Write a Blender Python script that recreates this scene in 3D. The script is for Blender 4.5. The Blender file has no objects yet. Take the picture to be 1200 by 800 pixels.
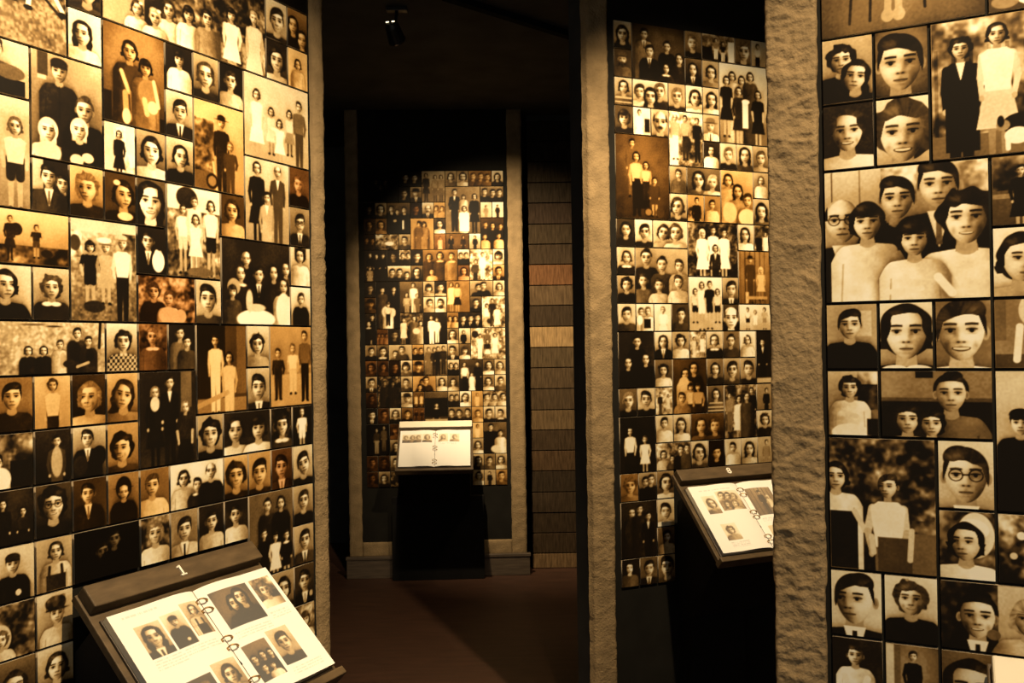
import bpy, math, random, re
import numpy as np
from mathutils import Vector, Matrix, noise as mnoise
# ---------------------------------------------------------------- camera, world, lights, exposure
FL = 1.556                                     # eye height above the floor
CEIL = FL + 1.64
F_PX, PITCH, ROLL = 1014.94, 0.0067383, -0.0146775
scene = bpy.context.scene
cam = bpy.data.cameras.new('camera'); cam_o = bpy.data.objects.new('camera', cam); scene.collection.objects.link(cam_o)
cam.sensor_width = 36; cam.lens = F_PX / 1200 * 36; cam.clip_start = .02
cam_o.matrix_world = Matrix.Translation((0, 0, FL)) @ Matrix.Rotation(math.pi / 2 + PITCH, 4, 'X') @ Matrix.Rotation(ROLL, 4, 'Z')
scene.camera = cam_o
scene.view_settings.view_transform = 'Standard'; scene.view_settings.look = 'None'
scene.view_settings.gamma = 1; scene.view_settings.use_curve_mapping = False; scene.view_settings.exposure = 0
world = bpy.data.worlds.new('world'); scene.world = world; world.use_nodes = True
world.node_tree.nodes['Background'].inputs[0].default_value = (1, .97, .88, 1)
world.node_tree.nodes['Background'].inputs[1].default_value = .30
WARM = (1.0, .745, .43)
# spotlights of the room: lamp position, aim (height above floor), watts, cone degrees, blend
SPOTS = [
    ((.34, 1.20, CEIL - .16), (-.84, 1.86, FL - .14), 335, 80, .9),       # washes the wall behind lectern 1
    ((.78, 2.08, CEIL - .16), (.80, 3.43, FL + .02), 300, 80, .9),        # washes the wall behind lectern 8
    ((.52, .36, CEIL - .16), (.88, 1.26, FL - .32), 190, 84, .9),         # washes the near right wall
    ((-.53, 4.15, CEIL - .16), (-.06, 5.95, FL + .10), 520, 66, 1.0),     # washes the far wall
    ((.50, 4.75, CEIL - .16), (.42, 5.60, FL - 1.3), 36, 60, 1.0),        # planks and floor beyond
]
# ---------------------------------------------------------------- helpers
C = scene.collection
def tag(o, label=None, cat=None, group=None, kind=None):
    for k, v in (('label', label), ('category', cat), ('group', group), ('kind', kind)):
        if v: o[k] = v
    return o
def empty(name, loc=(0, 0, 0), rz=0.):
    o = bpy.data.objects.new(name, None); C.objects.link(o); o.location = loc; o.rotation_euler = (0, 0, rz); o.empty_display_size = .05; return o
class MB:
    def __init__(s): s.v = []; s.f = []; s.sm = False
    def add(s, vs, fs): n = len(s.v); s.v += [tuple(v) for v in vs]; s.f += [tuple(n + i for i in f) for f in fs]; return s
    def box(s, a, b, M=None):
        (x0, y0, z0), (x1, y1, z1) = a, b
        vs = [Vector(q) for q in ((x0, y0, z0), (x1, y0, z0), (x1, y1, z0), (x0, y1, z0), (x0, y0, z1), (x1, y0, z1), (x1, y1, z1), (x0, y1, z1))]
        if M is not None: vs = [M @ v for v in vs]
        return s.add(vs, [(0, 3, 2, 1), (4, 5, 6, 7), (0, 1, 5, 4), (1, 2, 6, 5), (2, 3, 7, 6), (3, 0, 4, 7)])
    def prism(s, pts, x0, x1, M=None):          # pts: (y, z) outline, extruded along x
        n = len(pts); vs = [Vector((x0, y, z)) for y, z in pts] + [Vector((x1, y, z)) for y, z in pts]
        if M is not None: vs = [M @ v for v in vs]
        return s.add(vs, [tuple(range(n - 1, -1, -1)), tuple(range(n, 2 * n))] + [(i, (i + 1) % n, n + (i + 1) % n, n + i) for i in range(n)])
    def tube(s, pts, r, n=8, closed=False):
        pts = [Vector(p) for p in pts]; rings = []
        for i, p in enumerate(pts):
            t = (pts[min(i + 1, len(pts) - 1)] - pts[max(i - 1, 0)]).normalized(); a = t.orthogonal().normalized()
            if rings:
                a = (prev - t * prev.dot(t)).normalized()
            prev = a; b = t.cross(a); rr = r[i] if isinstance(r, (list, tuple)) else r
            rings.append([p + (a * math.cos(2 * math.pi * k / n) + b * math.sin(2 * math.pi * k / n)) * rr for k in range(n)])
        vs = [v for g in rings for v in g]; fs = [(i * n + k, i * n + (k + 1) % n, (i + 1) * n + (k + 1) % n, (i + 1) * n + k) for i in range(len(pts) - 1) for k in range(n)]
        fs += [tuple(range(n - 1, -1, -1)), tuple((len(pts) - 1) * n + k for k in range(n))]
        return s.add(vs, fs)
    def build(s, name, mat, parent=None, bevel=0., smooth=False):
        me = bpy.data.meshes.new(name); me.from_pydata(s.v, [], s.f); me.update()
        if smooth: me.polygons.foreach_set('use_smooth', [True] * len(me.polygons))
        o = bpy.data.objects.new(name, me); C.objects.link(o); me.materials.append(mat); o.parent = parent
        if bevel:
            m = o.modifiers.new('bevel', 'BEVEL'); m.width = bevel; m.segments = 2; m.limit_method = 'ANGLE'
        return o
def mat(name, col, rough=.6, metal=0., var=0., scale=20., stretch=(1, 1, 1), bump=0., bscale=60., spec=.5, coord='Object'):
    m = bpy.data.materials.new(name); m.use_nodes = True; nt = m.node_tree; b = nt.nodes['Principled BSDF']
    b.inputs['Roughness'].default_value = rough; b.inputs['Metallic'].default_value = metal; b.inputs['Specular IOR Level'].default_value = spec
    b.inputs['Base Color'].default_value = (*col, 1)
    tc = nt.nodes.new('ShaderNodeTexCoord'); mp = nt.nodes.new('ShaderNodeMapping'); mp.inputs['Scale'].default_value = stretch
    nt.links.new(tc.outputs[coord], mp.inputs['Vector'])
    if var:
        n = nt.nodes.new('ShaderNodeTexNoise'); n.inputs['Scale'].default_value = scale; n.inputs['Detail'].default_value = 6; nt.links.new(mp.outputs[0], n.inputs['Vector'])
        r = nt.nodes.new('ShaderNodeValToRGB'); r.color_ramp.elements[0].position = .3; r.color_ramp.elements[1].position = .7
        r.color_ramp.elements[0].color = (*[c * (1 - var) for c in col], 1); r.color_ramp.elements[1].color = (*[min(1, c * (1 + var)) for c in col], 1)
        nt.links.new(n.outputs['Fac'], r.inputs[0]); nt.links.new(r.outputs[0], b.inputs['Base Color'])
    if bump:
        n = nt.nodes.new('ShaderNodeTexNoise'); n.inputs['Scale'].default_value = bscale; n.inputs['Detail'].default_value = 8; nt.links.new(mp.outputs[0], n.inputs['Vector'])
        bp = nt.nodes.new('ShaderNodeBump'); bp.inputs['Strength'].default_value = bump; bp.inputs['Distance'].default_value = .004
        nt.links.new(n.outputs['Fac'], bp.inputs['Height']); nt.links.new(bp.outputs[0], b.inputs['Normal'])
    return m
def print_mat(name, rough, spec):
    m = bpy.data.materials.new(name); m.use_nodes = True; nt = m.node_tree; b = nt.nodes['Principled BSDF']
    a = nt.nodes.new('ShaderNodeVertexColor'); a.layer_name = 'print'; nt.links.new(a.outputs['Color'], b.inputs['Base Color'])
    b.inputs['Roughness'].default_value = rough; b.inputs['Specular IOR Level'].default_value = spec; return m
M_PHOTO = print_mat('sepia_print', .5, .08)
M_PAGE = print_mat('printed_page', .7, .2)
M_BLACK = mat('black_panel', (.013, .012, .010), .85, var=.2, scale=8, spec=.1)
M_DARKWALL = mat('dark_paint', (.06, .058, .052), .85, var=.25, scale=4, spec=.2)
M_STUCCO = mat('stucco', (.26, .185, .098), .9, var=.22, scale=14, bump=1., bscale=130, spec=.12)
M_FLOOR = mat('floor_wood', (.060, .027, .016), .55, var=.25, scale=5, stretch=(1, 6, 1), bump=.15, bscale=40)
M_CEIL = mat('dark_ceiling', (.06, .058, .052), .9, var=.2, scale=5, spec=.1)
M_BASE = mat('base_wood', (.085, .062, .042), .5, var=.3, scale=10, stretch=(1, 1, 8))
M_WOOD = mat('bronze_wood', (.095, .064, .033), .55, var=.3, scale=16, stretch=(1, 3, 3), bump=.1, spec=.25)
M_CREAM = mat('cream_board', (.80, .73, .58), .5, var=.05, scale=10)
M_STAND = mat('stand_black', (.008, .0075, .007), .8, var=.2, scale=10, spec=.15)
M_NUM = mat('number_white', (.88, .84, .74), .5)
M_COVER = mat('binder_cover', (.05, .035, .022), .5, var=.2)
M_RING = mat('ring_brass', (.42, .27, .12), .35, metal=.9)
M_METAL = mat('lamp_metal', (.02, .02, .02), .4)
M_TRACK = mat('track_paint', (.012, .012, .011), .95, spec=.05)
M_RIM = mat('lamp_rim', (.8, .8, .78), .2, metal=1.)
M_LENS_GLINT = bpy.data.materials.new('lamp_lens'); M_LENS_GLINT.use_nodes = True
_b = M_LENS_GLINT.node_tree.nodes['Principled BSDF']; _b.inputs['Base Color'].default_value = (1, .9, .7, 1); _b.inputs['Emission Color'].default_value = (1, .8, .45, 1); _b.inputs['Emission Strength'].default_value = 4
# ---------------------------------------------------------------- flat prints: small raster painter
ASP = 0.7414                       # width / height of one photo cell
def vnoise(X, Y, f, seed):
    ca, sa = math.cos(seed * 1.7 + .6), math.sin(seed * 1.7 + .6)
    xi = (X * ca - Y * sa) * f + seed * 17.13; yi = (X * sa + Y * ca) * f + seed * 5.71
    x0 = np.floor(xi); y0 = np.floor(yi); fx = xi - x0; fy = yi - y0
    fx = fx * fx * (3 - 2 * fx); fy = fy * fy * (3 - 2 * fy)
    def h(a, b):
        v = np.sin(a * 127.1 + b * 311.7 + seed * 74.7) * 43758.5453
        return v - np.floor(v)
    return (h(x0, y0) * (1 - fx) + h(x0 + 1, y0) * fx) * (1 - fy) + (h(x0, y0 + 1) * (1 - fx) + h(x0 + 1, y0 + 1) * fx) * fy
class Canvas:
    """a grid of grey values in cell units: x 0..w*ASP, y 0..h (down)"""
    def __init__(s, wu, hu, nx, ny, seed):
        s.wu, s.hu, s.seed = wu, hu, seed
        s.X, s.Y = np.meshgrid(np.linspace(0, wu, nx), np.linspace(0, hu, ny))
        s.px = max(wu / (nx - 1), hu / (ny - 1)); s.g = np.zeros((ny, nx))
    def mix(s, m, t): s.g += m * (t - s.g)
    def cov(s, d): return np.clip(.5 - d / (1.15 * s.px), 0, 1)
    def ell(s, x, y, rx, ry, t, a=1.):
        s.mix(a * s.cov((np.sqrt(((s.X - x) / rx) ** 2 + ((s.Y - y) / ry) ** 2) - 1) * min(rx, ry)), t)
    def rect(s, x0, y0, x1, y1, t, a=1.):
        d = np.maximum(np.maximum(x0 - s.X, s.X - x1), np.maximum(y0 - s.Y, s.Y - y1)); s.mix(a * s.cov(d), t)
    def cap(s, x0, y0, x1, y1, r0, r1, t, a=1.):
        dx, dy = x1 - x0, y1 - y0; k = np.clip(((s.X - x0) * dx + (s.Y - y0) * dy) / (dx * dx + dy * dy + 1e-9), 0, 1)
        s.mix(a * s.cov(np.hypot(s.X - x0 - k * dx, s.Y - y0 - k * dy) - (r0 + (r1 - r0) * k)), t)
    def poly(s, pts, t, a=1.):                       # convex, clockwise on screen
        d = None
        for (ax, ay), (bx, by) in zip(pts, pts[1:] + pts[:1]):
            ex, ey = bx - ax, by - ay; L = math.hypot(ex, ey) + 1e-9
            q = ((s.X - ax) * ey - (s.Y - ay) * ex) / L; d = q if d is None else np.maximum(d, q)
        s.mix(a * s.cov(d), t)
def tone(c): return int(c) / 9.
def person(cv, x, y, s, mods, full):
    m = re.search(r'([SBLCUNHKFT])(\d?)', mods); hs = m.group(1) if m else 'S'; hair = tone(m.group(2) or 1) * .8 + .03 if m else .1
    def num(k, d):
        q = re.search(k + r'(\d)', mods); return tone(q.group(1)) if q else d
    cloth = num('c', .3); low = num('l', cloth); skin = num('x', .78)
    turn = (.2 if '>' in mods else -.2 if '<' in mods else 0.); tilt = (.22 if '/' in mods else -.22 if '~' in mods else 0.)
    ld = -1 if cv.seed % 3 else 1
    X, Y = cv.X, cv.Y; R = s * .5; rnd = random.Random(int(x * 991 + y * 377 + s * 53) + cv.seed)
    def capw(a, b, c, d, r0, r1, t): cv.cap(x + a * s, y + b * s, x + c * s, y + d * s, r0 * s, r1 * s, t)
    cs, sn = math.cos(tilt), math.sin(tilt); dx, dy = X - x, Y - y
    u = (dx * cs + dy * sn) / R; v = (-dx * sn + dy * cs) / R; ub = dx / R; vb = dy / R
    E = lambda a, b, p, q: cv.cov((np.sqrt(((u - a) / p) ** 2 + ((v - b) / q) ** 2) - 1) * min(p, q) * R)
    gs = lambda a, b, p, q: np.exp(-(((u - a) / p) ** 2 + ((v - b) / q) ** 2))
    cvr = lambda d: cv.cov(d * R)
    fold = (.08 + .16 * cloth) * (.6 * vnoise(X / s, Y / s * .45, 2.6, cv.seed * 0 + 3) + .4 * vnoise(X / s, Y / s, 5.5, cv.seed + 4) - .5) - .06 * cloth
    ang = np.arctan2(u - .1 * ld, v + .35); rad = np.hypot(u, v + .2)
    hn = .16 * (vnoise(ang * 3.2, rad * 1.1, 2.6, cv.seed + 9) - .5) * (.5 + hair) + .05 * np.sin(rad * 9 + ang * 2) * (.3 + hair)
    hairv = hair + (.22 * gs(-.35 * ld, -.78, .35, .2) + .10 * gs(.62 * ld, -.3, .2, .4)) * (1 - hair) + hn
    wav = .07 * np.sin(v * 6.5 + cv.seed) + .10 * (vnoise(u, v, 2.3, cv.seed + 12) - .5)
    if not full or s / cv.px > 8: cv.g *= 1 - .16 * gs(.05, .1, 1.25, 1.35)
    # hair behind the head
    if hs == 'L': back = np.maximum(cvr((np.sqrt((u / .97) ** 2 + ((v + .12) / 1.06) ** 2) - 1 + wav * .5)), cvr(np.maximum(abs(u) - .92 - wav, np.maximum(-v, v - 1.45))))
    elif hs in 'BF': back = np.maximum(cvr((np.sqrt((u / .95) ** 2 + ((v + .1) / 1.07) ** 2) - 1 + wav * .5)), cvr(np.maximum(abs(u) - .92 - wav - .08 * (v > .3), np.maximum(-v, v - .62))))
    elif hs == 'C': back = cvr((np.sqrt((u / 1.08) ** 2 + ((v + .15) / 1.08) ** 2) - 1 + .28 * (vnoise(u, v, 3.2, cv.seed) - .5)))
    elif hs == 'U': back = np.maximum(E(0, -.25, .88, .9), E(.1, -.95, .5, .35))
    elif hs == 'K': back = np.maximum(E(0, -.08, .98, 1.14), cvr(np.maximum(abs(u) - .8, np.maximum(-v, v - 1.15))))
    elif hs == 'N': back = E(0, -.2, .82, .85)
    else: back = np.maximum(E(0, -.27, .80, .85), E(-.25 * ld, -.72, .55, .46))
    cv.mix(back, hairv if hs not in 'KN' else (.85 if hs == 'K' else skin * .9))
    # body
    if not full:
        top = 1.14 + .13 * abs(ub) + 1.5 * np.maximum(0, abs(ub) - 1.2) ** 2
        bd_ = np.maximum(top - vb, abs(ub) - 1.95); body = cvr(bd_); cv.g *= 1 - .32 * np.exp(-np.clip(bd_, 0, 9) / .22) * (bd_ > -.1)
        cv.mix(body, np.clip(cloth + fold - cloth * (.13 * np.clip(ub * ld, -1, 1.6) + .16 * np.clip(abs(ub) / 1.9, 0, 1) ** 3), 0, 1))
        for sd in (-1, 1): cv.mix(.5 * cvr(np.maximum(abs(ub - sd * (1.28 + .05 * (vb - 2))) - .05, 2.3 - vb)) * body, cloth * .55)
        cv.mix(cvr(np.maximum(abs(ub) - .36 - .12 * np.maximum(vb - .95, 0), np.maximum(.5 - vb, vb - 1.3))), skin * .74)
        if 'v' in mods:
            cv.mix(cvr(np.maximum(abs(ub) - .46 * (1 - (vb - 1.1) / 1.7), np.maximum(1.12 - vb, vb - 2.7))), .88)
            cv.mix(cvr(np.maximum(abs(ub) - .09 - .03 * (vb - 1.2), np.maximum(1.3 - vb, vb - 2.6))), .16 + .3 * ((cv.seed % 3) == 0))
            for sd in (-1, 1): cv.mix(.6 * cvr(np.maximum(abs(sd * ub - .62 + .30 * (vb - 1.2)) - .035, np.maximum(1.25 - vb, vb - 2.4))), cloth * .5)
        elif 'w' in mods:
            for sd in (-1, 1): cv.mix(cvr((np.sqrt(((ub - sd * .42) / .5) ** 2 + ((vb - 1.33 - .1) / .2) ** 2) - 1) * .2), .9)
        else: cv.mix(cvr((np.sqrt((ub / .4) ** 2 + ((vb - 1.15) / .3) ** 2) - 1) * .3) * .9, skin * .8)
        if 'k' in mods: cv.mix(body * (((np.floor(ub * 3.6 + .3 * vb) + np.floor(vb * 3.4)) % 2) > 0) * .8, .8)
        if 'j' in mods: cv.mix(body * (np.sin(vb * 9) > .3) * .6, .85)
    else:
        kk = .72 if 'i' in mods else 1.
        f = lambda q: .55 + (q - .55) * kk
        w_ = .92 if 'i' in mods else 1.
        legs = 'a' in mods
        if 'd' in mods:
            for sd in (-1, 1):
                capw(sd * .27, f(4.0), sd * .27, f(6.2), .17, .13, skin * .85 if legs else low * .7); capw(sd * .3, f(6.35), sd * .42, f(6.4), .13, .1, .1)
            cv.poly([(x - .5 * s * w_, y + f(2.1) * s), (x + .5 * s * w_, y + f(2.1) * s), (x + .95 * s * w_, y + f(4.5) * s), (x - .95 * s * w_, y + f(4.5) * s)], low)
        else:
            for sd in (-1, 1):
                if legs: capw(sd * .27, f(3.5), sd * .28, f(6.2), .19, .14, skin * .85)
                capw(sd * .26, f(2.4), sd * .29, f(3.8 if legs else 6.2), .33, .28 if legs else .2, low); capw(sd * .32, f(6.35), sd * .45, f(6.4), .14, .1, .1)
        for sd in (-1, 1):
            capw(sd * .62, f(.98), sd * (.86 if sd * ld > 0 else .74), f(2.0), .2, .16, cloth * .88)
            capw(sd * (.86 if sd * ld > 0 else .74), f(2.0), sd * .7, f(2.9), .15, .11, skin * .9 if 's' in mods else cloth * .88); cv.ell(x + sd * .7 * s, y + f(3.0) * s, .12 * s, .16 * s, skin * .9)
        cv.poly([(x - .40 * s * w_, y + f(.66) * s), (x + .40 * s * w_, y + f(.66) * s), (x + .74 * s * w_, y + f(.92) * s), (x + .52 * s * w_, y + f(2.7) * s), (x - .52 * s * w_, y + f(2.7) * s), (x - .74 * s * w_, y + f(.92) * s)], cloth)
        cv.mix(cvr(np.maximum(abs(ub) - .32, np.maximum(.5 - vb, vb - 1.35))), skin * .75)
        if 'v' in mods: cv.mix(cvr(np.maximum(abs(ub) - .45 * (1 - (vb - 1.2) / 2.0), np.maximum(1.3 - vb, vb - 3.0))), .88)
        if 'w' in mods: cv.ell(x, y + .72 * s, .45 * s, .14 * s, .9)
    # face
    t0_ = turn
    hw = .735 * np.sqrt(np.clip(1 - v * v, 1e-4, 1)) * (1 - .14 * np.clip(v, 0, 1))
    face = cvr(np.maximum(abs(u) - hw, abs(v) - 1)) if R / cv.px > 3 else E(0, 0, .76, 1)
    if hs in 'SNHU':
        for sd in (-1, 1): cv.mix(E(sd * .77 - turn * .4, .06, .13, .24), skin * .74); cv.mix(.4 * E(sd * .77 - turn * .4, .06, .06, .14), skin * .45)
    sl = .55 + .5 * rnd.random(); nx_ = np.clip(u / (hw + .05), -1, 1); ny_ = np.clip(v, -1, 1); nz_ = np.sqrt(np.clip(1 - .8 * nx_ ** 2 - .35 * ny_ ** 2, .02, 1))
    lam = np.clip(-.55 * sl * ld * nx_ - .25 * ny_ + .86 * nz_, 0, 1.1)
    sh = skin * (.42 + .68 * lam) + .06 * gs(-.36 * ld + t0_, .26, .24, .2) + .05 * gs(t0_, -.5, .4, .2) - .08 * gs(.42 * ld + t0_, .45, .14, .3)
    cv.mix(face, np.clip(sh, 0, 1))
    k = min(1., max(.35, R / cv.px / 6)); t = turn; g = cv.g
    if '^' not in mods:
        fm = face
        for sd in (-1, 1):
            e = sd * .34 + t; g *= 1 - fm * .30 * k * gs(e, -.12, .25, .16)
            cv.mix(fm * k * .5 * E(e, -.27, .20, .04), hair * .6 + .12)
            cv.mix(fm * k * .78 * E(e, -.06, .12, .055), .08)
        if R / cv.px > 9:
            for sd in (-1, 1):
                e = sd * .34 + t; cv.mix(fm * .7 * E(e, -.045, .14, .065), skin * .74); cv.mix(fm * .95 * E(e + t * .2, -.05, .072, .078), .05)
                cv.mix(fm * .8 * cvr(np.maximum(abs(v + .115 - .35 * (u - e) ** 2 * 2.) - .022, abs(u - e) - .18)), .07); cv.mix(fm * .35 * E(e, .06, .15, .03), skin * .55)
                cv.mix(fm * .75 * cvr(np.maximum(abs(v + .29 - .10 * abs(u - e)) - .042, abs(u - e) - .21)), hair * .5 + .04)
                cv.mix(fm * .7 * E(t * 1.35 + sd * .09, .355, .05, .03), .12)
            g *= 1 - fm * .22 * gs(t * 1.2 + .2 * ld, .0, .08, .18); g *= 1 - fm * .18 * gs(t, .5, .07, .06)
        g *= 1 - fm * .2 * k * gs(t * 1.3 + .13 * ld, .15, .09, .26); g *= 1 - fm * .4 * k * gs(t * 1.35, .36, .2, .06)
        cv.mix(fm * .25 * k * gs(t * 1.3 - .03 * ld, .2, .07, .2), min(1, skin * 1.15))
        if 'q' in mods or 't' in mods:
            vm = v - .6 + .34 * (u - t) ** 2
            wd = .31 if 'q' in mods else .27; th = (.085 if 'q' in mods else .06) * np.sqrt(np.clip(1 - ((u - t) / wd) ** 2, 0, 1))
            cv.mix(fm * k * .7 * cvr(np.maximum(abs(vm) - th, abs(u - t) - wd)), .2)
            cv.mix(fm * k * .85 * cvr(np.maximum(abs(vm + .015) - th * .5, abs(u - t) - wd * .8)), .9)
            for sd in (-1, 1): g *= 1 - fm * .2 * k * gs(t + sd * .45, .45, .09, .16)
        else:
            cv.mix(fm * k * .42 * E(t, .62, .24, .075), .25); cv.mix(fm * k * .6 * cvr(np.maximum(abs(v - .61 + .12 * (u - t) ** 2) - .02, abs(u - t) - .25)), .1); g *= 1 - fm * .16 * k * gs(t, .77, .22, .06)
        if 'm' in mods: cv.mix(fm * .85 * E(t, .48, .3, .085), .08)
        if 'z' in mods: cv.mix(cvr((np.sqrt((u / .7) ** 2 + ((v - .95) / .5) ** 2) - 1) * .5) * .9, .25 + hn)
        if 'g' in mods:
            for sd in (-1, 1): cv.mix(.85 * cvr(abs(np.sqrt(((u - sd * .35 - t) / 1.1) ** 2 + (v + .04) ** 2) - .22) - (.035 if R / cv.px < 9 else .02)), .1)
            cv.mix(.8 * cvr(np.maximum(abs(v + .06) - .03, abs(u - t) - .14)), .05)
    # hair in front
    outer = cvr((np.sqrt((u / .81) ** 2 + ((v + .03) / 1.1) ** 2) - 1) * .85)
    pt = .22 * ld
    if hs == 'S': line = -.53 + .20 * u * ld - .06 * np.cos(u * 5) + .06 * (vnoise(u, v, 5., cv.seed) - .5) + 3.4 * np.clip(abs(u) - .56, 0, 1)
    elif hs == 'F': line = -.30 + .1 * np.cos(u * 7) * .3 + 1.9 * np.clip(abs(u) - .60, 0, 1) * 2.5
    elif hs in 'BL': line = -.60 - .16 * np.cos((u - pt) * 2.2) + wav * .8 + 3.4 * np.clip(abs(u) - .42 + wav * .5, 0, 1) ** 1.5 * 1.6
    elif hs == 'C': line = -.48 - .1 * np.cos(u * 3) + .2 * (vnoise(u, v, 4., cv.seed + 2) - .5) + 1.6 * np.clip(abs(u) - .56, 0, 1) * 2.2
    elif hs == 'U': line = -.60 - .12 * np.cos(u * 2.4) + .8 * np.clip(abs(u) - .58, 0, 1) * 2.2
    elif hs == 'K': line = -.6 + 1.5 * np.clip(abs(u) - .5, 0, 1) * 2.2
    elif hs == 'N': line = np.where(abs(u) > .62, -.05, -2.)
    else: line = -.45 + 0 * u
    cv.mix(outer * np.clip(.5 + (line - v) * R / cv.px, 0, 1), np.clip(hairv, 0, 1) if hs != 'K' else .85)
    if hs == 'H':
        ht = hair; cv.mix(E(0, -.85, .88, .5) * (v < -.4), ht); cv.mix(E(t, -.48, 1.12, .13), ht * .7)
    if hs == 'T': cv.mix(E(0, -.72, .86, .52) * (v < -.38), hair); cv.mix(cvr(np.maximum(abs(v + .42) - .1, abs(u) - .84)), hair * .8)
    if 'y' in mods: cv.mix(E(.55 * ld, -.9, .3, .2), .92)         # bow
def paint(cv, bg, figs):
    w, h = cv.wu, cv.hu; t0, t1 = tone(bg[0]), tone(bg[1]); fl = bg[2:]
    cv.g[:] = t0 + (t1 - t0) * cv.Y / h
    cv.g += .09 * (vnoise(cv.X, cv.Y, 1.3, cv.seed) - .5)
    fol = lambda a: vnoise(cv.X, cv.Y, 3.1, cv.seed + a) * .4 + vnoise(cv.X, cv.Y, 7.3, cv.seed + 1 + a) * .35 + vnoise(cv.X, cv.Y, 16.7, cv.seed + 2 + a) * .25 - .5
    if 'n' in fl: cv.g += 1.2 * fol(0)
    if 'g' in fl: cv.g += .3 * fol(0) + .22 * (vnoise(cv.X, cv.Y, 21, cv.seed) - .5)
    if 'p' in fl: cv.g -= .14 * (np.sin(cv.X / w * 40) > .8)
    if 'v' in fl: cv.g *= 1 - .45 * (((cv.X / w - .5) * 2) ** 2 + ((cv.Y / h - .5) * 2) ** 2) / 2
    np.clip(cv.g, 0, 1, out=cv.g)
    for tk in figs.split():
        P = tk.split(':'); k = P[0]
        if k in 'bf': a = [float(q) for q in P[1].split(',')]; person(cv, a[0] / 100 * w, a[1] / 100 * h, a[2] / 100 * h, P[2] if len(P) > 2 else 'S', k == 'f')
        elif k == 'p':
            r = random.Random(cv.seed); person(cv, w * (.5 + r.uniform(-.04, .04)), h * (.43 + r.uniform(-.03, .03)), h * (.52 + r.uniform(-.05, .07)), P[1], False)
        elif k[0] in 'gG':
            r = random.Random(cv.seed); n = int(k[1:]); ms = P[1].split(',') if len(P) > 1 else ['S1c2', 'B1c5', 'S2c3', 'L1c7']
            for i in range(n):
                fx = w * ((i + .5) / n + r.uniform(-.03, .03)); q = ms[i % len(ms)]
                if k[0] == 'g': sz = min(.46 * h, .95 * w / n); person(cv, fx, h * .4 + r.uniform(-.1, .1) * sz, sz, q, False)
                else: sz = h * (.125 + r.uniform(-.02, .01)); person(cv, fx, h * .97 - sz * 6.0 * (.75 if 'i' in q else 1), sz, q, True)
        else:
            a = [float(q) for q in P[1].split(',')]
            if k == 'e': cv.ell(a[0] / 100 * w, a[1] / 100 * h, a[2] / 100 * w, a[3] / 100 * h, a[4] / 9)
            elif k == 'r': cv.rect(a[0] / 100 * w, a[1] / 100 * h, a[2] / 100 * w, a[3] / 100 * h, a[4] / 9)
            elif k == 'l': cv.cap(a[0] / 100 * w, a[1] / 100 * h, a[2] / 100 * w, a[3] / 100 * h, a[4] / 100 * h, a[4] / 100 * h, a[5] / 9)
            elif k == 'n':
                q = 1.1 * fol(5)
                mk = (cv.X / w * 100 > a[0]) & (cv.X / w * 100 < a[2]) & (cv.Y / h * 100 > a[1]) & (cv.Y / h * 100 < a[3]); cv.g += mk * q
    g = cv.g; q = np.pad(g, 1, mode='edge'); b = .25 * (q[1:-1, :-2] + q[1:-1, 2:] + q[:-2, 1:-1] + q[2:, 1:-1]); g = .62 * g + .38 * b
    g += .05 * (vnoise(cv.X, cv.Y, 33, cv.seed + 4) - .5) + .06 * (vnoise(cv.X, cv.Y, 4.3, cv.seed + 8) - .5)
    g = np.clip(g, 0, 1); return g + .55 * (g * g * (3 - 2 * g) - g), fl
RAMP_P = np.array([0, .12, .3, .5, .72, .9, 1.])
RAMP_C = np.array([[.008, .006, .004], [.014, .009, .005], [.070, .040, .014], [.235, .142, .052], [.55, .40, .195], [.82, .73, .50], [.90, .86, .72]])
def sepia(g, fl):
    g = np.clip((g - .06) * 1.1, 0, 1)
    rgb = np.stack([np.interp(g, RAMP_P, RAMP_C[:, i]) for i in range(3)], -1)
    if 'o' in fl: rgb = rgb * np.array([.98, .76, .46])
    elif 'r' in fl: rgb = rgb * np.array([.85, .55, .34])
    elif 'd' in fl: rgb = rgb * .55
    return rgb
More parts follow.
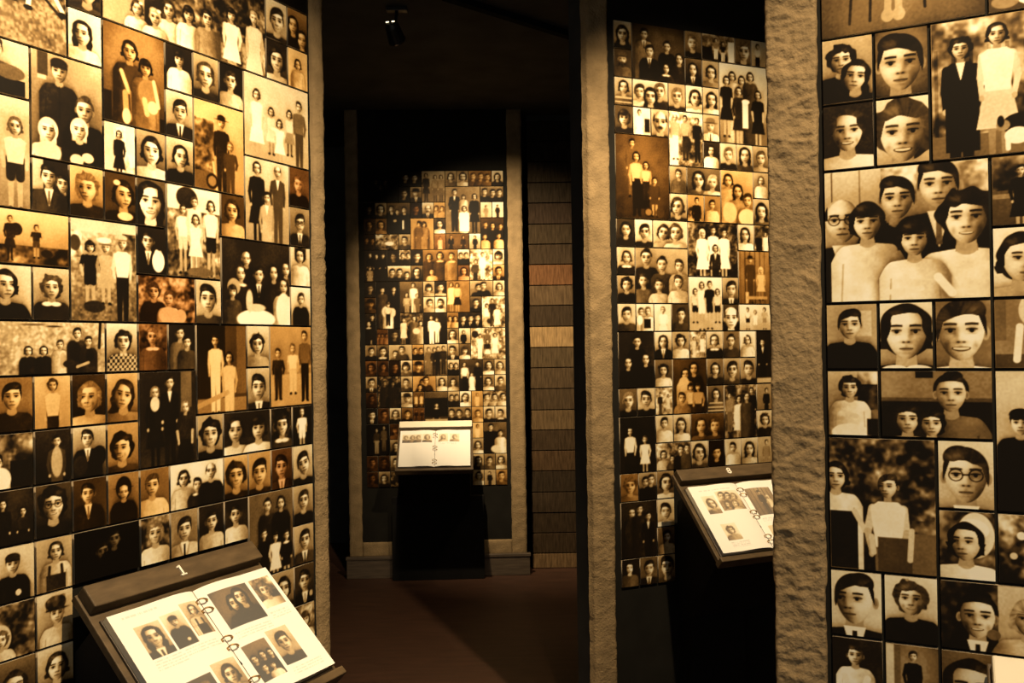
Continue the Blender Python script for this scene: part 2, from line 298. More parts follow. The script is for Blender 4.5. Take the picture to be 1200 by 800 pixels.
# ---------------------------------------------------------------- photo tiles: column row width height | tones | what it shows | figures
TILES_L = """
-1 0 3 3|65g|grass lawn with legs of people sitting|n:20,45,100,76 e:48,60,9,6,1 e:62,64,7,5,1 e:90,58,10,8,2 l:70,54,66,76,1.6,9 l:72,56,58,70,1.2,2 l:82,56,97,73,1.5,8 l:78,66,96,77,1,2 e:66,77,4,1.6,1 e:97,75,4,2,1
2 1 1 1|52|laughing child cut off by its top edge|b:58,55,60:B1c3t
2 2 1 1|88|woman in profile with swept dark hair and white blouse|b:42,45,48:L1c8<
3 0 6 2|34n|wide wedding party with small children in white|r:0,0,24,100,6 r:22,0,32,100,2 b:18,78,16:B2c8y b:36,66,19:B2c8 b:48,62,18:F1c8 b:60,58,19:S1c5 f:76,42,16:F1c8il8d f:92,34,16:S6c7l7d b:28,80,18:S7c8y e:56,14,5,6,8 n:50,4,62,26
9 0 1 1|76|smiling young man with dark hair|b:52,50,62:S1c2t
9 1 1 1|23|laughing woman in deep shadow|b:50,48,62:B1c7q
10 0 1 1|53o|two dark-haired women leaning together|b:28,42,45:L1c1 b:74,72,45:L1c1
10 1 1 1|77o|small figure with light dress and dark hair|b:50,38,28:B1c7
8 -2 3 2|22d|dim group high above the other photos|g3:S1c1
3 2 2 2|74ov|two sisters in short dresses sitting side by side|r:0,70,12,100,1 r:58,86,100,100,1 b:42,24,21:B1c3 e:44,54,15,16,3 l:28,46,40,66,2.4,7 l:34,68,36,94,3.4,6 l:46,68,48,94,3.4,6 e:36,92,7,8,9 e:50,92,7,8,9 b:68,36,18:F1c5x7 e:70,62,15,14,5 l:82,48,90,74,2.2,8 l:66,70,70,84,3.2,7 e:80,76,9,7,8
5 2 1 1|21|baby in white dress against dark backdrop|b:52,28,36:F1c9
6 2 1 1|64|young girl with light bobbed hair|b:48,45,58:B3c2
7 2 1 1|11|chubby baby in white against black|b:46,38,46:S2c7
5 3 1 1|75|man in dark suit with parted hair|b:52,42,50:S1c2v
5 4 1 1|74|girl with braided dark hair looking aside|b:52,40,48:B1c1>
6 3 2 2|75o|man in bowler hat with child on a tricycle|r:0,20,38,100,4 r:0,0,100,20,7 n:0,20,40,80 f:54,20,14:H2c2l2 f:72,46,12:S5c3l3i l:36,68,44,100,1.5,7 e:34,90,12,9,2 e:34,90,8,6,5
8 2 3 2|76|five women and girls standing together outdoors|f:18,24,13:B1c8l8ds f:40,40,11:B1c7l7dsi f:53,52,11:B1c8l8dsi f:69,36,11:B1c7l5dsi f:85,22,13:S1c4l3 e:46,60,6,2,8
0 3 1 1|76|boy leaning on a dark cart|b:12,20,36:S2c3 r:0,70,90,100,1 e:50,58,40,14,4
1 3 2 2|64|soldier in long coat with wife and two bundled children|r:8,0,22,22,3 r:8,22,20,26,7 b:38,15,21:T2c2 l:38,30,38,60,.6,1 b:74,47,24:U3c1 b:22,74,21:K1c7x8 b:66,67,20:K1c1x8 e:22,94,18,10,7 e:78,93,9,5,7 e:62,97,10,6,7
0 4 1 2|75|toddler in white shirt and dark shorts|f:62,26,16:B4c7l2ais
3 4 1 1|87n|woman in long dark coat on a street|r:0,0,30,100,7 r:70,0,100,60,8 f:48,22,16:B1c1l1d
4 4 1 1|64|woman with dark bob and white shawl|b:52,42,58:B1c8x8
1 5 1 1|23|man in suit and tie with another face behind|r:0,0,30,60,7 b:86,42,34:S1c1 b:46,32,42:S1c3v
2 5 1 1|75o|curly blond boy in dark jacket|b:52,42,54:C5c2<
3 5 1 1|33o|girl with ribbon leaning on her hand|b:60,44,56:B1c1y> e:66,88,26,9,8
4 5 1 1|43|broadly smiling woman with dark hair|b:46,48,78:L1c1qx9
0 6 2 1|84o|two small children walking in a field|r:0,66,100,100,3 n:0,66,100,100 f:22,18,12:S3c2l2d e:30,36,8,12,2 f:56,30,12:S2c2l3ais e:70,78,8,8,2
0 7 1 1|76|woman with smooth parted dark hair|b:32,38,52:B1c1>
1 7 1 1|75|curly-haired child in dark sailor blouse|b:50,38,44:C3c2w
2 6 2 2|74g|three children in hats on a sunny path|r:0,0,100,12,7 n:0,12,16,38 e:6,24,8,8,3 r:78,10,100,60,5 n:78,10,100,60 f:28,27,12:F1c1l1asi f:52,26,12:H6c6l6adi f:78,20,13:H8c8l1 e:50,19,11,3,8 r:22,44,36,64,1 e:34,86,16,6,2
4 6 1 1|21|man in dark suit holding a white puppy|b:36,30,38:S1c1v e:72,72,22,24,9 e:66,56,8,10,9 e:80,56,5,8,8
4 7 2 1|54rn|two children among flowering bushes|n:0,0,100,100 b:26,34,34:C3c2 b:52,48,32:S4c8 e:52,84,18,18,7 e:74,86,10,16,7
5 5 2 2|53n|family of four in summer clothes on grass|r:0,0,100,26,8 e:36,12,20,12,2 f:28,26,11:S2c8l7as f:50,16,12:S3c8l7 f:82,18,13:B1c8l1as f:52,36,12:B2c8l8dis e:60,94,26,5,4
7 5 1 1|34o|small girl in light dress|b:46,38,50:B2c7
8 4 2 2|75|parents standing with their son in a pale suit|f:26,12,15:B1c1l1d f:74,11,15:N1c3l3v f:48,46,14:S1c6l6v
10 4 1 1|44r|fair boy in black shirt on a reddish backdrop|b:46,42,44:S4c1
10 5 1 1|54|boy in round glasses and dark coat|b:50,40,46:S1c2gv
7 6 3 2|22|family of six gathered around a white table|b:34,22,17:N3c1 b:26,40,19:B2c2w e:16,56,9,10,6 b:52,40,20:S1c1v b:75,36,19:B1c2 b:94,30,18:B2c3 b:90,52,19:B2c8 e:90,82,12,22,8 b:14,62,15:F2c3 e:48,94,28,12,9 e:48,80,14,5,7 e:38,72,5,14,7
10 6 1 1|76|seated person in white with dark hair|r:20,0,80,30,2 b:48,22,40:B1c8
10 7 1 1|85|figure in dark uniform against bright sky|b:50,32,32:S2c1
4 8 1 1|54r|boy in knitted sweater before a hedge|n:0,0,100,60 b:48,28,36:S5c4w
3 8 1 1|83|woman with dark curls in checked blouse|b:54,38,42:C1c3k
5 8 1 1|21|two boys in dark pullovers|b:42,20,30:S1c5 b:68,40,28:S1c3
6 8 2 2|12o|two small girls in white pyjama suits|r:56,0,100,100,3 r:80,0,100,80,4 r:0,84,100,100,5 f:36,18,13:S1c8l8 f:64,38,13:B1c7l7 l:0,92,60,78,3,6
8 8 1 1|75|curly dark-haired girl in pale blouse|b:46,46,48:C1c6
8 9 1 1|75|boy with slicked hair and dark collar|b:50,48,60:S1c2v
9 8 2 2|64o|three boys of different heights on a lawn|r:0,60,100,100,6 f:18,34,12:S2c2l2i f:54,28,12:S4c8l7is f:84,12,13:S2c4l1
6 7 1 1|77|boy portrait with cropped dark hair|b:48,44,62:S1c3
-1 8 4 1|66g|seven children sitting and playing on a beach|b:47,56,18:B1c1 e:48,80,3,14,1 e:51,92,3,6,2 b:57,56,18:B1c1 e:58,78,3,13,1 b:68,44,18:S2c7 e:70,74,2,16,6 b:80,22,22:S1c2 e:79,60,4,20,1 b:88,38,20:S1c2 e:89,66,3,14,1 e:75,82,5,8,2 l:97,0,96,50,3,1 l:80,88,88,80,3,6 e:50,5,8,2,4 e:64,8,5,2,3
0 9 1 1|55o|boy with side parting in dark jersey|b:46,36,48:S1c2
1 9 1 1|76o|smiling child in pale coat out of focus|f:50,18,22:C3c7l2
2 9 1 1|31o|blond girl turned aside in half shadow|b:52,46,58:B5c7<t
3 9 1 1|74o|young woman with long wavy hair tilting her head|b:52,46,58:L2c5/
4 9 2 2|22|three girls in long dark pinafores|r:72,0,92,40,4 f:26,22,13:B5c1l1d e:26,34,8,8,7 f:52,12,14:S1c1l1v f:80,40,13:B5c2l1ds
0 10 1 1|63n|man in shirt and tie under a leafy tree|b:4,52,30:S1c7v r:40,50,100,100,1 e:14,82,28,22,8
1 10 1 1|21|boy in open dark jacket against the dark|f:60,22,22:S1c3l3 e:60,62,16,30,6
2 10 1 1|73|boy sitting with knees drawn up|b:44,24,34:S1c1v e:80,60,22,20,1 e:22,76,22,20,2
3 10 1 1|65o|laughing woman in profile with dark curls|b:46,52,56:C1c3<t
6 10 1 1|66|laughing woman with short dark hair|b:50,45,62:C1c1t
7 10 2 1|23|two little girls in white seen side by side|b:24,44,58:B1c8 b:74,44,58:F1c8
9 10 1 1|22n|smiling curly girl in spotted dress|b:52,44,54:C1c3tw
10 10 1 1|11|child in white playing in the dark|f:48,16,22:B3c9l8ais
0 11 1 1|31v|two girls in dark dresses holding hands|f:20,24,18:B1c1l1d f:72,42,16:B1c2l1di
1 11 1 1|32|smiling girl in round glasses and black top|b:48,40,58:C1c1gt
2 11 1 1|33o|boy in dark suit and tie|b:44,30,38:S1c2v
3 11 1 1|54o|woman in black headscarf and coat|b:50,38,34:H1c1x8 e:50,30,26,24,1 b:50,40,30:N1c1
4 11 1 1|54o|bare-shouldered baby looking sideways|b:40,36,46:S3c8
5 11 2 1|88|couple with their son between them|b:24,34,36:B1c7 b:50,52,30:S1c2w b:76,26,38:N2c1
7 11 1 1|75o|smiling boy with tousled hair|b:50,48,62:C2c2t
8 11 1 1|65o|young man with swept-back hair|b:48,50,62:S1c2
9 11 1 1|43r|boy in jacket and tie on dark red tint|b:48,46,56:S1c3v
10 11 1 1|76|man in black jacket tilting his head|b:52,48,58:S1c1~
0 12 1 1|76|boy in knitted cap and dark coat|b:44,32,34:T2c1 e:58,86,8,6,7
1 12 1 1|65|girl in dark sundress|b:54,26,34:B2c7 r:26,70,82,100,2 l:36,54,34,72,3,2 l:70,54,72,72,3,2
2 12 2 1|11d|very dark picture with two faint faces|b:42,48,34:S1c0x5 b:60,28,34:S1c0x5
4 12 1 1|43n|fair girl in white blouse|b:50,36,46:C5c8t
5 12 1 1|55|man in shirt and narrow tie|b:50,42,50:S1c7v
6 12 1 1|21|girl in pale dress on dark ground|b:50,38,44:S1c7
7 12 1 1|22|girl in white dress with short hair|b:46,36,44:S1c8
8 12 2 2|43|two women with three children in sailor suits|b:40,16,16:U1c2 b:72,16,16:B1c1 f:32,50,12:S2c1l1i f:58,56,12:F1c8l8di f:84,58,12:S2c1l1aiw
10 12 1 1|65|fair boy in dark sweater|b:50,40,50:S2c1
10 13 1 1|65|man in pale suit and tie|b:54,40,50:S1c3v
0 13 1 1|53n|blurred person among dense leaves|e:12,60,26,26,7 b:10,62,30:C4c7
1 13 1 1|75|woman in flowered hat and pale coat|b:56,42,38:H3c7 e:52,20,30,14,3 n:24,6,80,34
9 14 1 1|64|dark-haired woman beside an open book|b:50,45,56:B1c2
10 14 1 1|32|youth in dark jacket with flower|b:52,42,52:S1c1v e:84,80,9,8,6
10 15 1 1|54n|baby surrounded by blossoms|b:50,40,40:F3c7
0 14 1 1|42|woman with waved hair in shadow|b:46,50,54:B2c2
1 14 1 1|74|girl with straight bob and dark dress|b:54,40,50:B2c1
"""
TILES_R = """
0 -2 3 2|45v|floor with shoes below cropped figures|e:42,90,4,5,6 e:49,90,4,5,6 l:43,70,42,88,2.5,6 l:49,70,49,88,2.5,6 l:20,60,18,92,1,2 l:32,60,31,92,1,2 l:64,60,65,88,1,2 l:90,60,91,82,1,2
3 -2 2 2|33|white dish on a dark table|e:46,88,26,12,9 e:14,94,12,5,5
0 0 1 1|65|two dark-haired women resting heads together|r:0,60,20,100,6 b:38,34,42:C1c0 b:66,62,46:L1c0/
1 0 1 1|65v|serious boy with broad white collar|b:48,52,82:S1c2w
0 1 1 1|22|laughing girl with bobbed hair in white|b:48,42,62:B2c8q
1 1 1 1|87|grinning curly toddler|b:50,54,88:C3c8q
2 0 2 2|54p|man in black coat, woman in white and a dog|r:0,0,100,20,5 r:0,84,100,100,4 n:0,0,100,84 f:26,21,15:C1c0l0v r:12,44,42,96,0 f:58,14,15:B1c8l7d e:58,42,12,11,8 l:48,48,64,50,2,8 e:78,80,17,8,1 e:74,88,11,6,8 l:66,88,66,97,1.6,8 l:82,88,84,97,1.6,8 e:62,80,6,4,5 e:60,77,3,4,1
0 2 3 2|76|family of six with a bald father in glasses|r:4,0,5,40,4 r:22,0,23,30,5 n:36,0,58,24 n:82,0,100,30 b:46,24,30:S1c0 b:71,16,34:S1c0v b:11,38,33:N1c0vg b:27,40,27:F1c8 b:87,42,37:C1c8t b:56,55,25:F1c8 l:70,84,78,96,3,8 l:40,94,60,92,2,8
3 2 2 1|43|child in black sitting on a sofa|r:0,55,30,62,5 n:0,0,30,50 f:24,22,15:S1c1l1ad
3 3 1 1|88|woman in profile with rolled dark hair|b:48,46,66:B1c6>
0 4 1 1|66|boy with side parting in black pullover|r:60,10,90,50,7 b:46,32,44:S1c0
1 4 1 1|86|little girl with straight bob and white collar|b:50,46,80:B1c1wx8
2 4 1 1|55|grinning boy with ears standing out|b:46,46,86:S2c9qx8
3 4 1 1|55|bare legs of children outdoors|r:0,0,20,60,4 r:0,80,100,100,3 l:44,40,38,88,5,8 l:62,20,66,88,5,8 e:62,16,20,22,7
0 5 1 1|64|laughing woman in white blouse seated in a chair|r:60,20,100,60,1 n:60,0,100,60 b:44,26,32:C1c8t l:26,66,56,70,4,7 e:44,96,38,14,8 r:78,74,100,100,1
1 5 2 1|52|mother with two dark-haired children|r:0,0,100,40,5 r:0,46,100,100,1 r:32,0,48,10,1 b:64,34,54:U1c4 b:24,74,42:C1c7 b:46,80,38:C1c6
3 5 1 2|76|woman in black coat and beret|b:42,37,17:T0c0 r:8,60,86,100,0 e:88,82,8,5,7
0 6 2 2|32n|man in white shirt walking in a garden|n:0,0,100,60 r:0,64,30,100,1 b:6,30,20:B1c8 r:0,56,27,100,1 l:24,56,34,70,2,7 r:54,70,100,100,4 f:56,36,17:S2c8l4s< r:46,74,78,100,3 l:40,74,42,86,2,7 l:78,68,76,90,2,7
2 6 1 1|87|young man in round glasses and jacket|b:50,52,78:S2c3gv
2 7 1 1|43n|woman in wide white sun hat|e:66,34,34,34,8 e:60,26,30,16,9 b:48,46,54:B0c9<
3 7 1 1|62n|garden flowers in bright sun|n:0,0,100,100 e:70,40,9,7,8 e:40,30,8,6,8 e:26,60,7,5,7 e:58,66,8,6,8 e:84,70,8,6,7 e:88,24,8,6,8
0 8 1 1|88|young man with combed-back dark hair|b:46,44,74:S1c1v<
1 8 1 1|87|girl with fluffy hair in black dress|b:50,34,48:C3c1t
2 8 2 1|22n|smiling woman in black holding a baby|r:50,0,100,100,7 b:32,50,62:U0c0tv e:46,74,6,8,4 b:76,46,50:F6c7
0 9 1 1|22|baby in frilled white dress on black|b:46,26,30:S2c9 l:24,60,36,84,5,8 l:70,60,60,84,5,8
1 9 1 1|64v|woman in black dress beside a curtain|r:0,0,16,100,7 r:16,0,28,100,4 f:52,16,15:S1c1l1d
2 9 1 1|43|face of woman with smooth dark hair|b:54,56,84:B1c2
"""
TILES_M = """
0 0 1 1|74|dark-haired woman in black|b:50,48,58:L1c1
0 1 1 1|33|bearded old man in cap|b:46,36,44:H4c4z
1 0 3 2|43v|parents with four grown children|b:22,18,20:S1c5v b:66,36,19:U1c1 b:32,48,22:S1c1v b:90,56,20:B1c2 b:64,76,18:B1c2w
4 0 1 1|53|fair girl in dark blouse|b:46,44,56:S4c1
4 1 1 1|41|girl with long dark hair and collar|b:46,42,48:L1c1v
5 0 2 1|63n|children on sunny steps|r:0,50,30,100,1 f:42,20,16:S1c5l8is f:64,30,16:S1c2l7is r:80,20,100,100,8
5 1 1 1|65|woman with waved hair|b:54,46,54:B1c5
7 0 1 1|44|fair boy close up|b:54,50,74:S4c2
8 0 1 1|75|child in dark overalls|f:40,22,20:S1c7l1is
6 1 3 3|84|six women in dark dresses standing in a garden|b:26,16,12:B1c7 b:46,20,12:B1c6 b:64,14,12:B1c3 f:14,22,11:B1c1l1das f:40,34,11:B2c2l2da f:80,36,11:B1c1l1das r:47,46,59,80,8 e:54,46,8,3,9
0 2 1 1|75|child in striped pullover|b:52,36,48:B1c4j
1 2 2 1|86|three young faces side by side|b:18,46,54:S2c8 b:76,36,58:S4c2 b:50,60,62:L1c2
3 2 1 1|66|fair toddler close up|b:50,48,62:S5c2
4 2 1 1|87|woman with rolled hair looking aside|b:58,48,62:B1c8>
5 2 1 1|76|woman with shoulder-length curls|b:54,46,56:L1c8
0 3 1 1|44|girl with fringe and dark jacket|b:52,44,58:F2c2
1 3 1 1|87|child in white standing by a chair|f:34,18,20:S1c9l9d r:66,40,96,90,1
2 3 1 1|76|balding man with thick moustache|b:52,48,82:N1c1m
3 3 2 2|74n|group of men and women outdoors|r:0,50,26,100,8 f:18,12,12:N1c6l8 f:48,12,12:S1c6l2 f:84,14,12:S1c1l1 e:52,60,14,16,2 r:70,0,100,8,7
5 3 1 1|65|boy in sailor cap|b:44,42,48:H5c8v
5 4 1 1|22|woman in white dress|b:46,34,38:B1c9
0 4 3 3|53ov|mother in apron with husband and children on a tricycle|f:30,10,10:S1c4l4 f:38,26,11:B1c7l1 r:34,52,62,88,1 f:56,36,9:B1c7l2i f:72,54,9:S2c3l3ai e:60,92,8,6,2 e:60,92,6,4,5 e:82,92,8,6,3
6 4 1 1|77|fair boy in dark pullover|b:50,44,54:S4c2
7 4 1 1|75|woman with dark hair and patterned collar|b:52,42,60:L1c3
8 4 1 1|64|child squinting in the sun|b:50,48,56:S3c6
3 5 1 1|64|boy with crossed arms|b:54,30,36:S2c4
4 5 2 1|43|dark-haired woman beside a fair child|b:34,46,62:L1c4 b:76,52,54:S7c7
6 5 2 2|75o|three sisters one above the other|b:22,20,24:B1c7 b:52,40,26:L1c6 b:82,56,26:S2c6 e:26,80,22,20,7 e:80,88,26,16,8
8 5 1 1|64|girl in white pinafore|b:50,32,34:B3c8
8 6 1 1|64|woman with thick dark hair|b:50,50,62:L0c4
3 6 1 1|75|girl looking sideways|b:44,50,66:B2c2<
4 6 1 1|65o|boy in dark suit with sister|b:22,66,34:F2c7 f:56,22,24:S1c1l1
5 6 1 1|55o|man in white shirt|b:46,34,36:S1c8
0 7 1 1|32|woman with parted dark hair|b:52,40,52:B1c2
1 7 1 1|87|boy with short dark hair|b:54,46,56:S1c2
2 7 2 1|77|two young girls cheek to cheek|b:30,46,58:B2c6/ b:66,44,64:B3c7
4 7 3 2|32n|three nurses in white with a boy|f:28,20,15:K1c9l9d f:50,14,15:S2c9l9d f:72,18,15:S1c9l9d f:54,48,14:B1c2l1v
7 7 1 1|76|girl with long hair in white|b:44,40,52:L1c9
8 7 1 1|54n|people in a sunny street|f:76,34,18:S1c8l8 r:10,50,50,100,1
0 8 1 1|76|girl with wide white collar|b:54,38,46:B2c2w
1 8 3 2|65|mother with five children in two rows|b:20,18,28:U1c2 b:50,30,26:U1c3 b:84,32,24:S2c6 b:14,60,24:S2c4 b:44,68,24:S2c7 b:82,62,25:S2c7
7 8 2 2|54po|soldier with a little girl in white|f:36,16,13:H2c3l3 f:70,36,12:K7c7l7di r:20,78,30,100,7 r:24,86,90,92,6
0 9 1 1|65|girl in dark blouse|b:52,34,50:C1c1
4 9 2 2|86|four children in bathing suits|f:18,28,12:B1c7l1asi f:38,16,13:B2c8l8as f:62,14,13:S1c1l1as f:86,28,12:B1c7l1asi
6 9 1 1|64|man with pointed chin and tie|b:54,46,60:S1c2v
0 10 1 1|77|boy holding his chin|b:48,40,52:S1c3
1 10 1 1|86|two small children in white|b:26,30,30:S3c8 b:66,28,32:S4c8 r:44,56,84,90,1 e:20,60,16,18,9
2 10 1 1|87|toddler in white frock|f:52,22,24:S5c9l8di
3 10 1 1|33|woman in dark dress|b:54,40,48:S1c3
6 10 1 1|31|bald smooth face close up|b:50,54,84:N2c1x9
7 10 2 1|86|three children at a summer camp|f:26,20,16:S1c8l1ais f:50,30,16:S5c8l8ais f:80,20,16:S1c6l5ais
0 11 2 2|22|three women in black|b:52,18,20:U1c0 b:26,56,20:B1c0 b:76,50,20:B1c0
2 11 1 1|84|woman with wavy hair and white blouse|b:50,38,46:L1c1v
3 11 1 1|65|girl in white sitting|b:50,36,46:C1c8
4 11 1 1|54n|people dancing outdoors|G2:S1c7l7,B2c8l8d
5 11 1 1|76|young woman with centre parting|b:48,36,46:B2c1w
6 11 1 1|44|dark-haired woman in blouse|b:46,38,46:U1c3
7 11 1 1|87|girl with pointed hair bow|b:48,36,38:B2c8y
8 11 1 2|11|man in black standing with a white shirt|f:42,22,14:S1c0l0v r:0,90,100,100,6
2 12 1 1|43|girl in white with crown braid|b:48,40,44:C1c8
3 12 2 2|32o|five sisters of different ages|b:62,18,22:B1c1 b:36,28,20:B1c7 e:32,46,16,14,7 f:52,52,15:F1c7l2i f:74,52,15:F1c6l2i b:26,72,20:S2c5 
5 12 1 1|54|woman in dark coat|b:50,42,48:B1c2
6 12 1 1|64|grinning boy with fringe|b:52,46,62:S1c3q
7 12 1 1|65|boy with dark hair in jacket|b:54,44,60:S1c2
0 13 1 1|43|fair young man|b:50,44,58:S5c1
1 13 1 1|77|boy with dark hair and black coat|b:50,42,58:S1c1
2 13 1 1|65n|couple in a garden|G2:S1c2l2,B1c7l7d
5 13 1 1|43|girl in striped blouse|b:52,34,42:B1c4j
6 13 2 2|43n|family outdoors around a woman in white|f:16,20,11:S1c5l4 f:86,12,12:S1c1l1 f:44,28,13:B1c8l8d e:52,62,24,26,8 b:70,24,16:B2c3
8 13 1 1|54|figure in dark coat|f:62,26,18:S1c1l1
0 14 2 2|11|two girls in white blouses and dark skirts|f:28,26,14:B1c8l1d f:70,42,13:S3c8l8di
2 14 1 1|76|boy in floral shirt|b:48,30,42:S1c8
3 14 1 1|75|woman in sunlight with long hair|b:44,40,50:L2c8
4 14 2 1|42o|two sisters with wavy hair|b:30,48,56:B2c4 b:72,50,56:C3c3
8 14 1 1|76|fair child in dark coat|b:50,38,46:C2c2
2 15 2 1|64n|four children sitting outdoors|b:20,44,32:B1c7 b:46,60,26:S1c3 b:72,28,34:S1c1 b:90,24,30:S2c3
4 15 1 1|75|woman smiling in three-quarter view|b:48,46,64:B1c3>t
5 15 1 1|11o|man half hidden in darkness|b:50,50,50:S0c0
6 15 1 1|76|boy in white shirt|b:50,34,38:S1c8
7 15 1 1|75|little girl with dark ringlets|b:50,44,52:L1c7
8 15 1 1|65|tall figure by a fence|f:56,22,20:S2c5l5
0 16 1 1|55o|laughing fair woman|b:54,44,58:C4c5t
1 16 1 1|63|two boys in dark jackets|b:36,34,36:S1c1 b:70,28,38:S2c1
2 16 1 1|53|young woman with rolled hair|b:54,44,62:B1c8>
0 17 2 2|32v|seated woman with husband and daughter|b:30,20,18:B2c2 e:34,54,24,28,2 b:52,14,16:S1c2 f:76,28,15:S1c1l1v
2 17 1 1|76|boy smiling in white shirt|b:50,46,58:S1c8
2 18 1 1|43|boy against dark ground|b:52,36,42:S1c6
0 19 1 1|22|woman in white behind flowers|b:44,32,40:B1c4x9
1 19 1 1|44|young man in jacket|b:50,42,54:S1c2v
2 19 1 1|64|man with raised brows|b:54,44,72:S1c3
"""
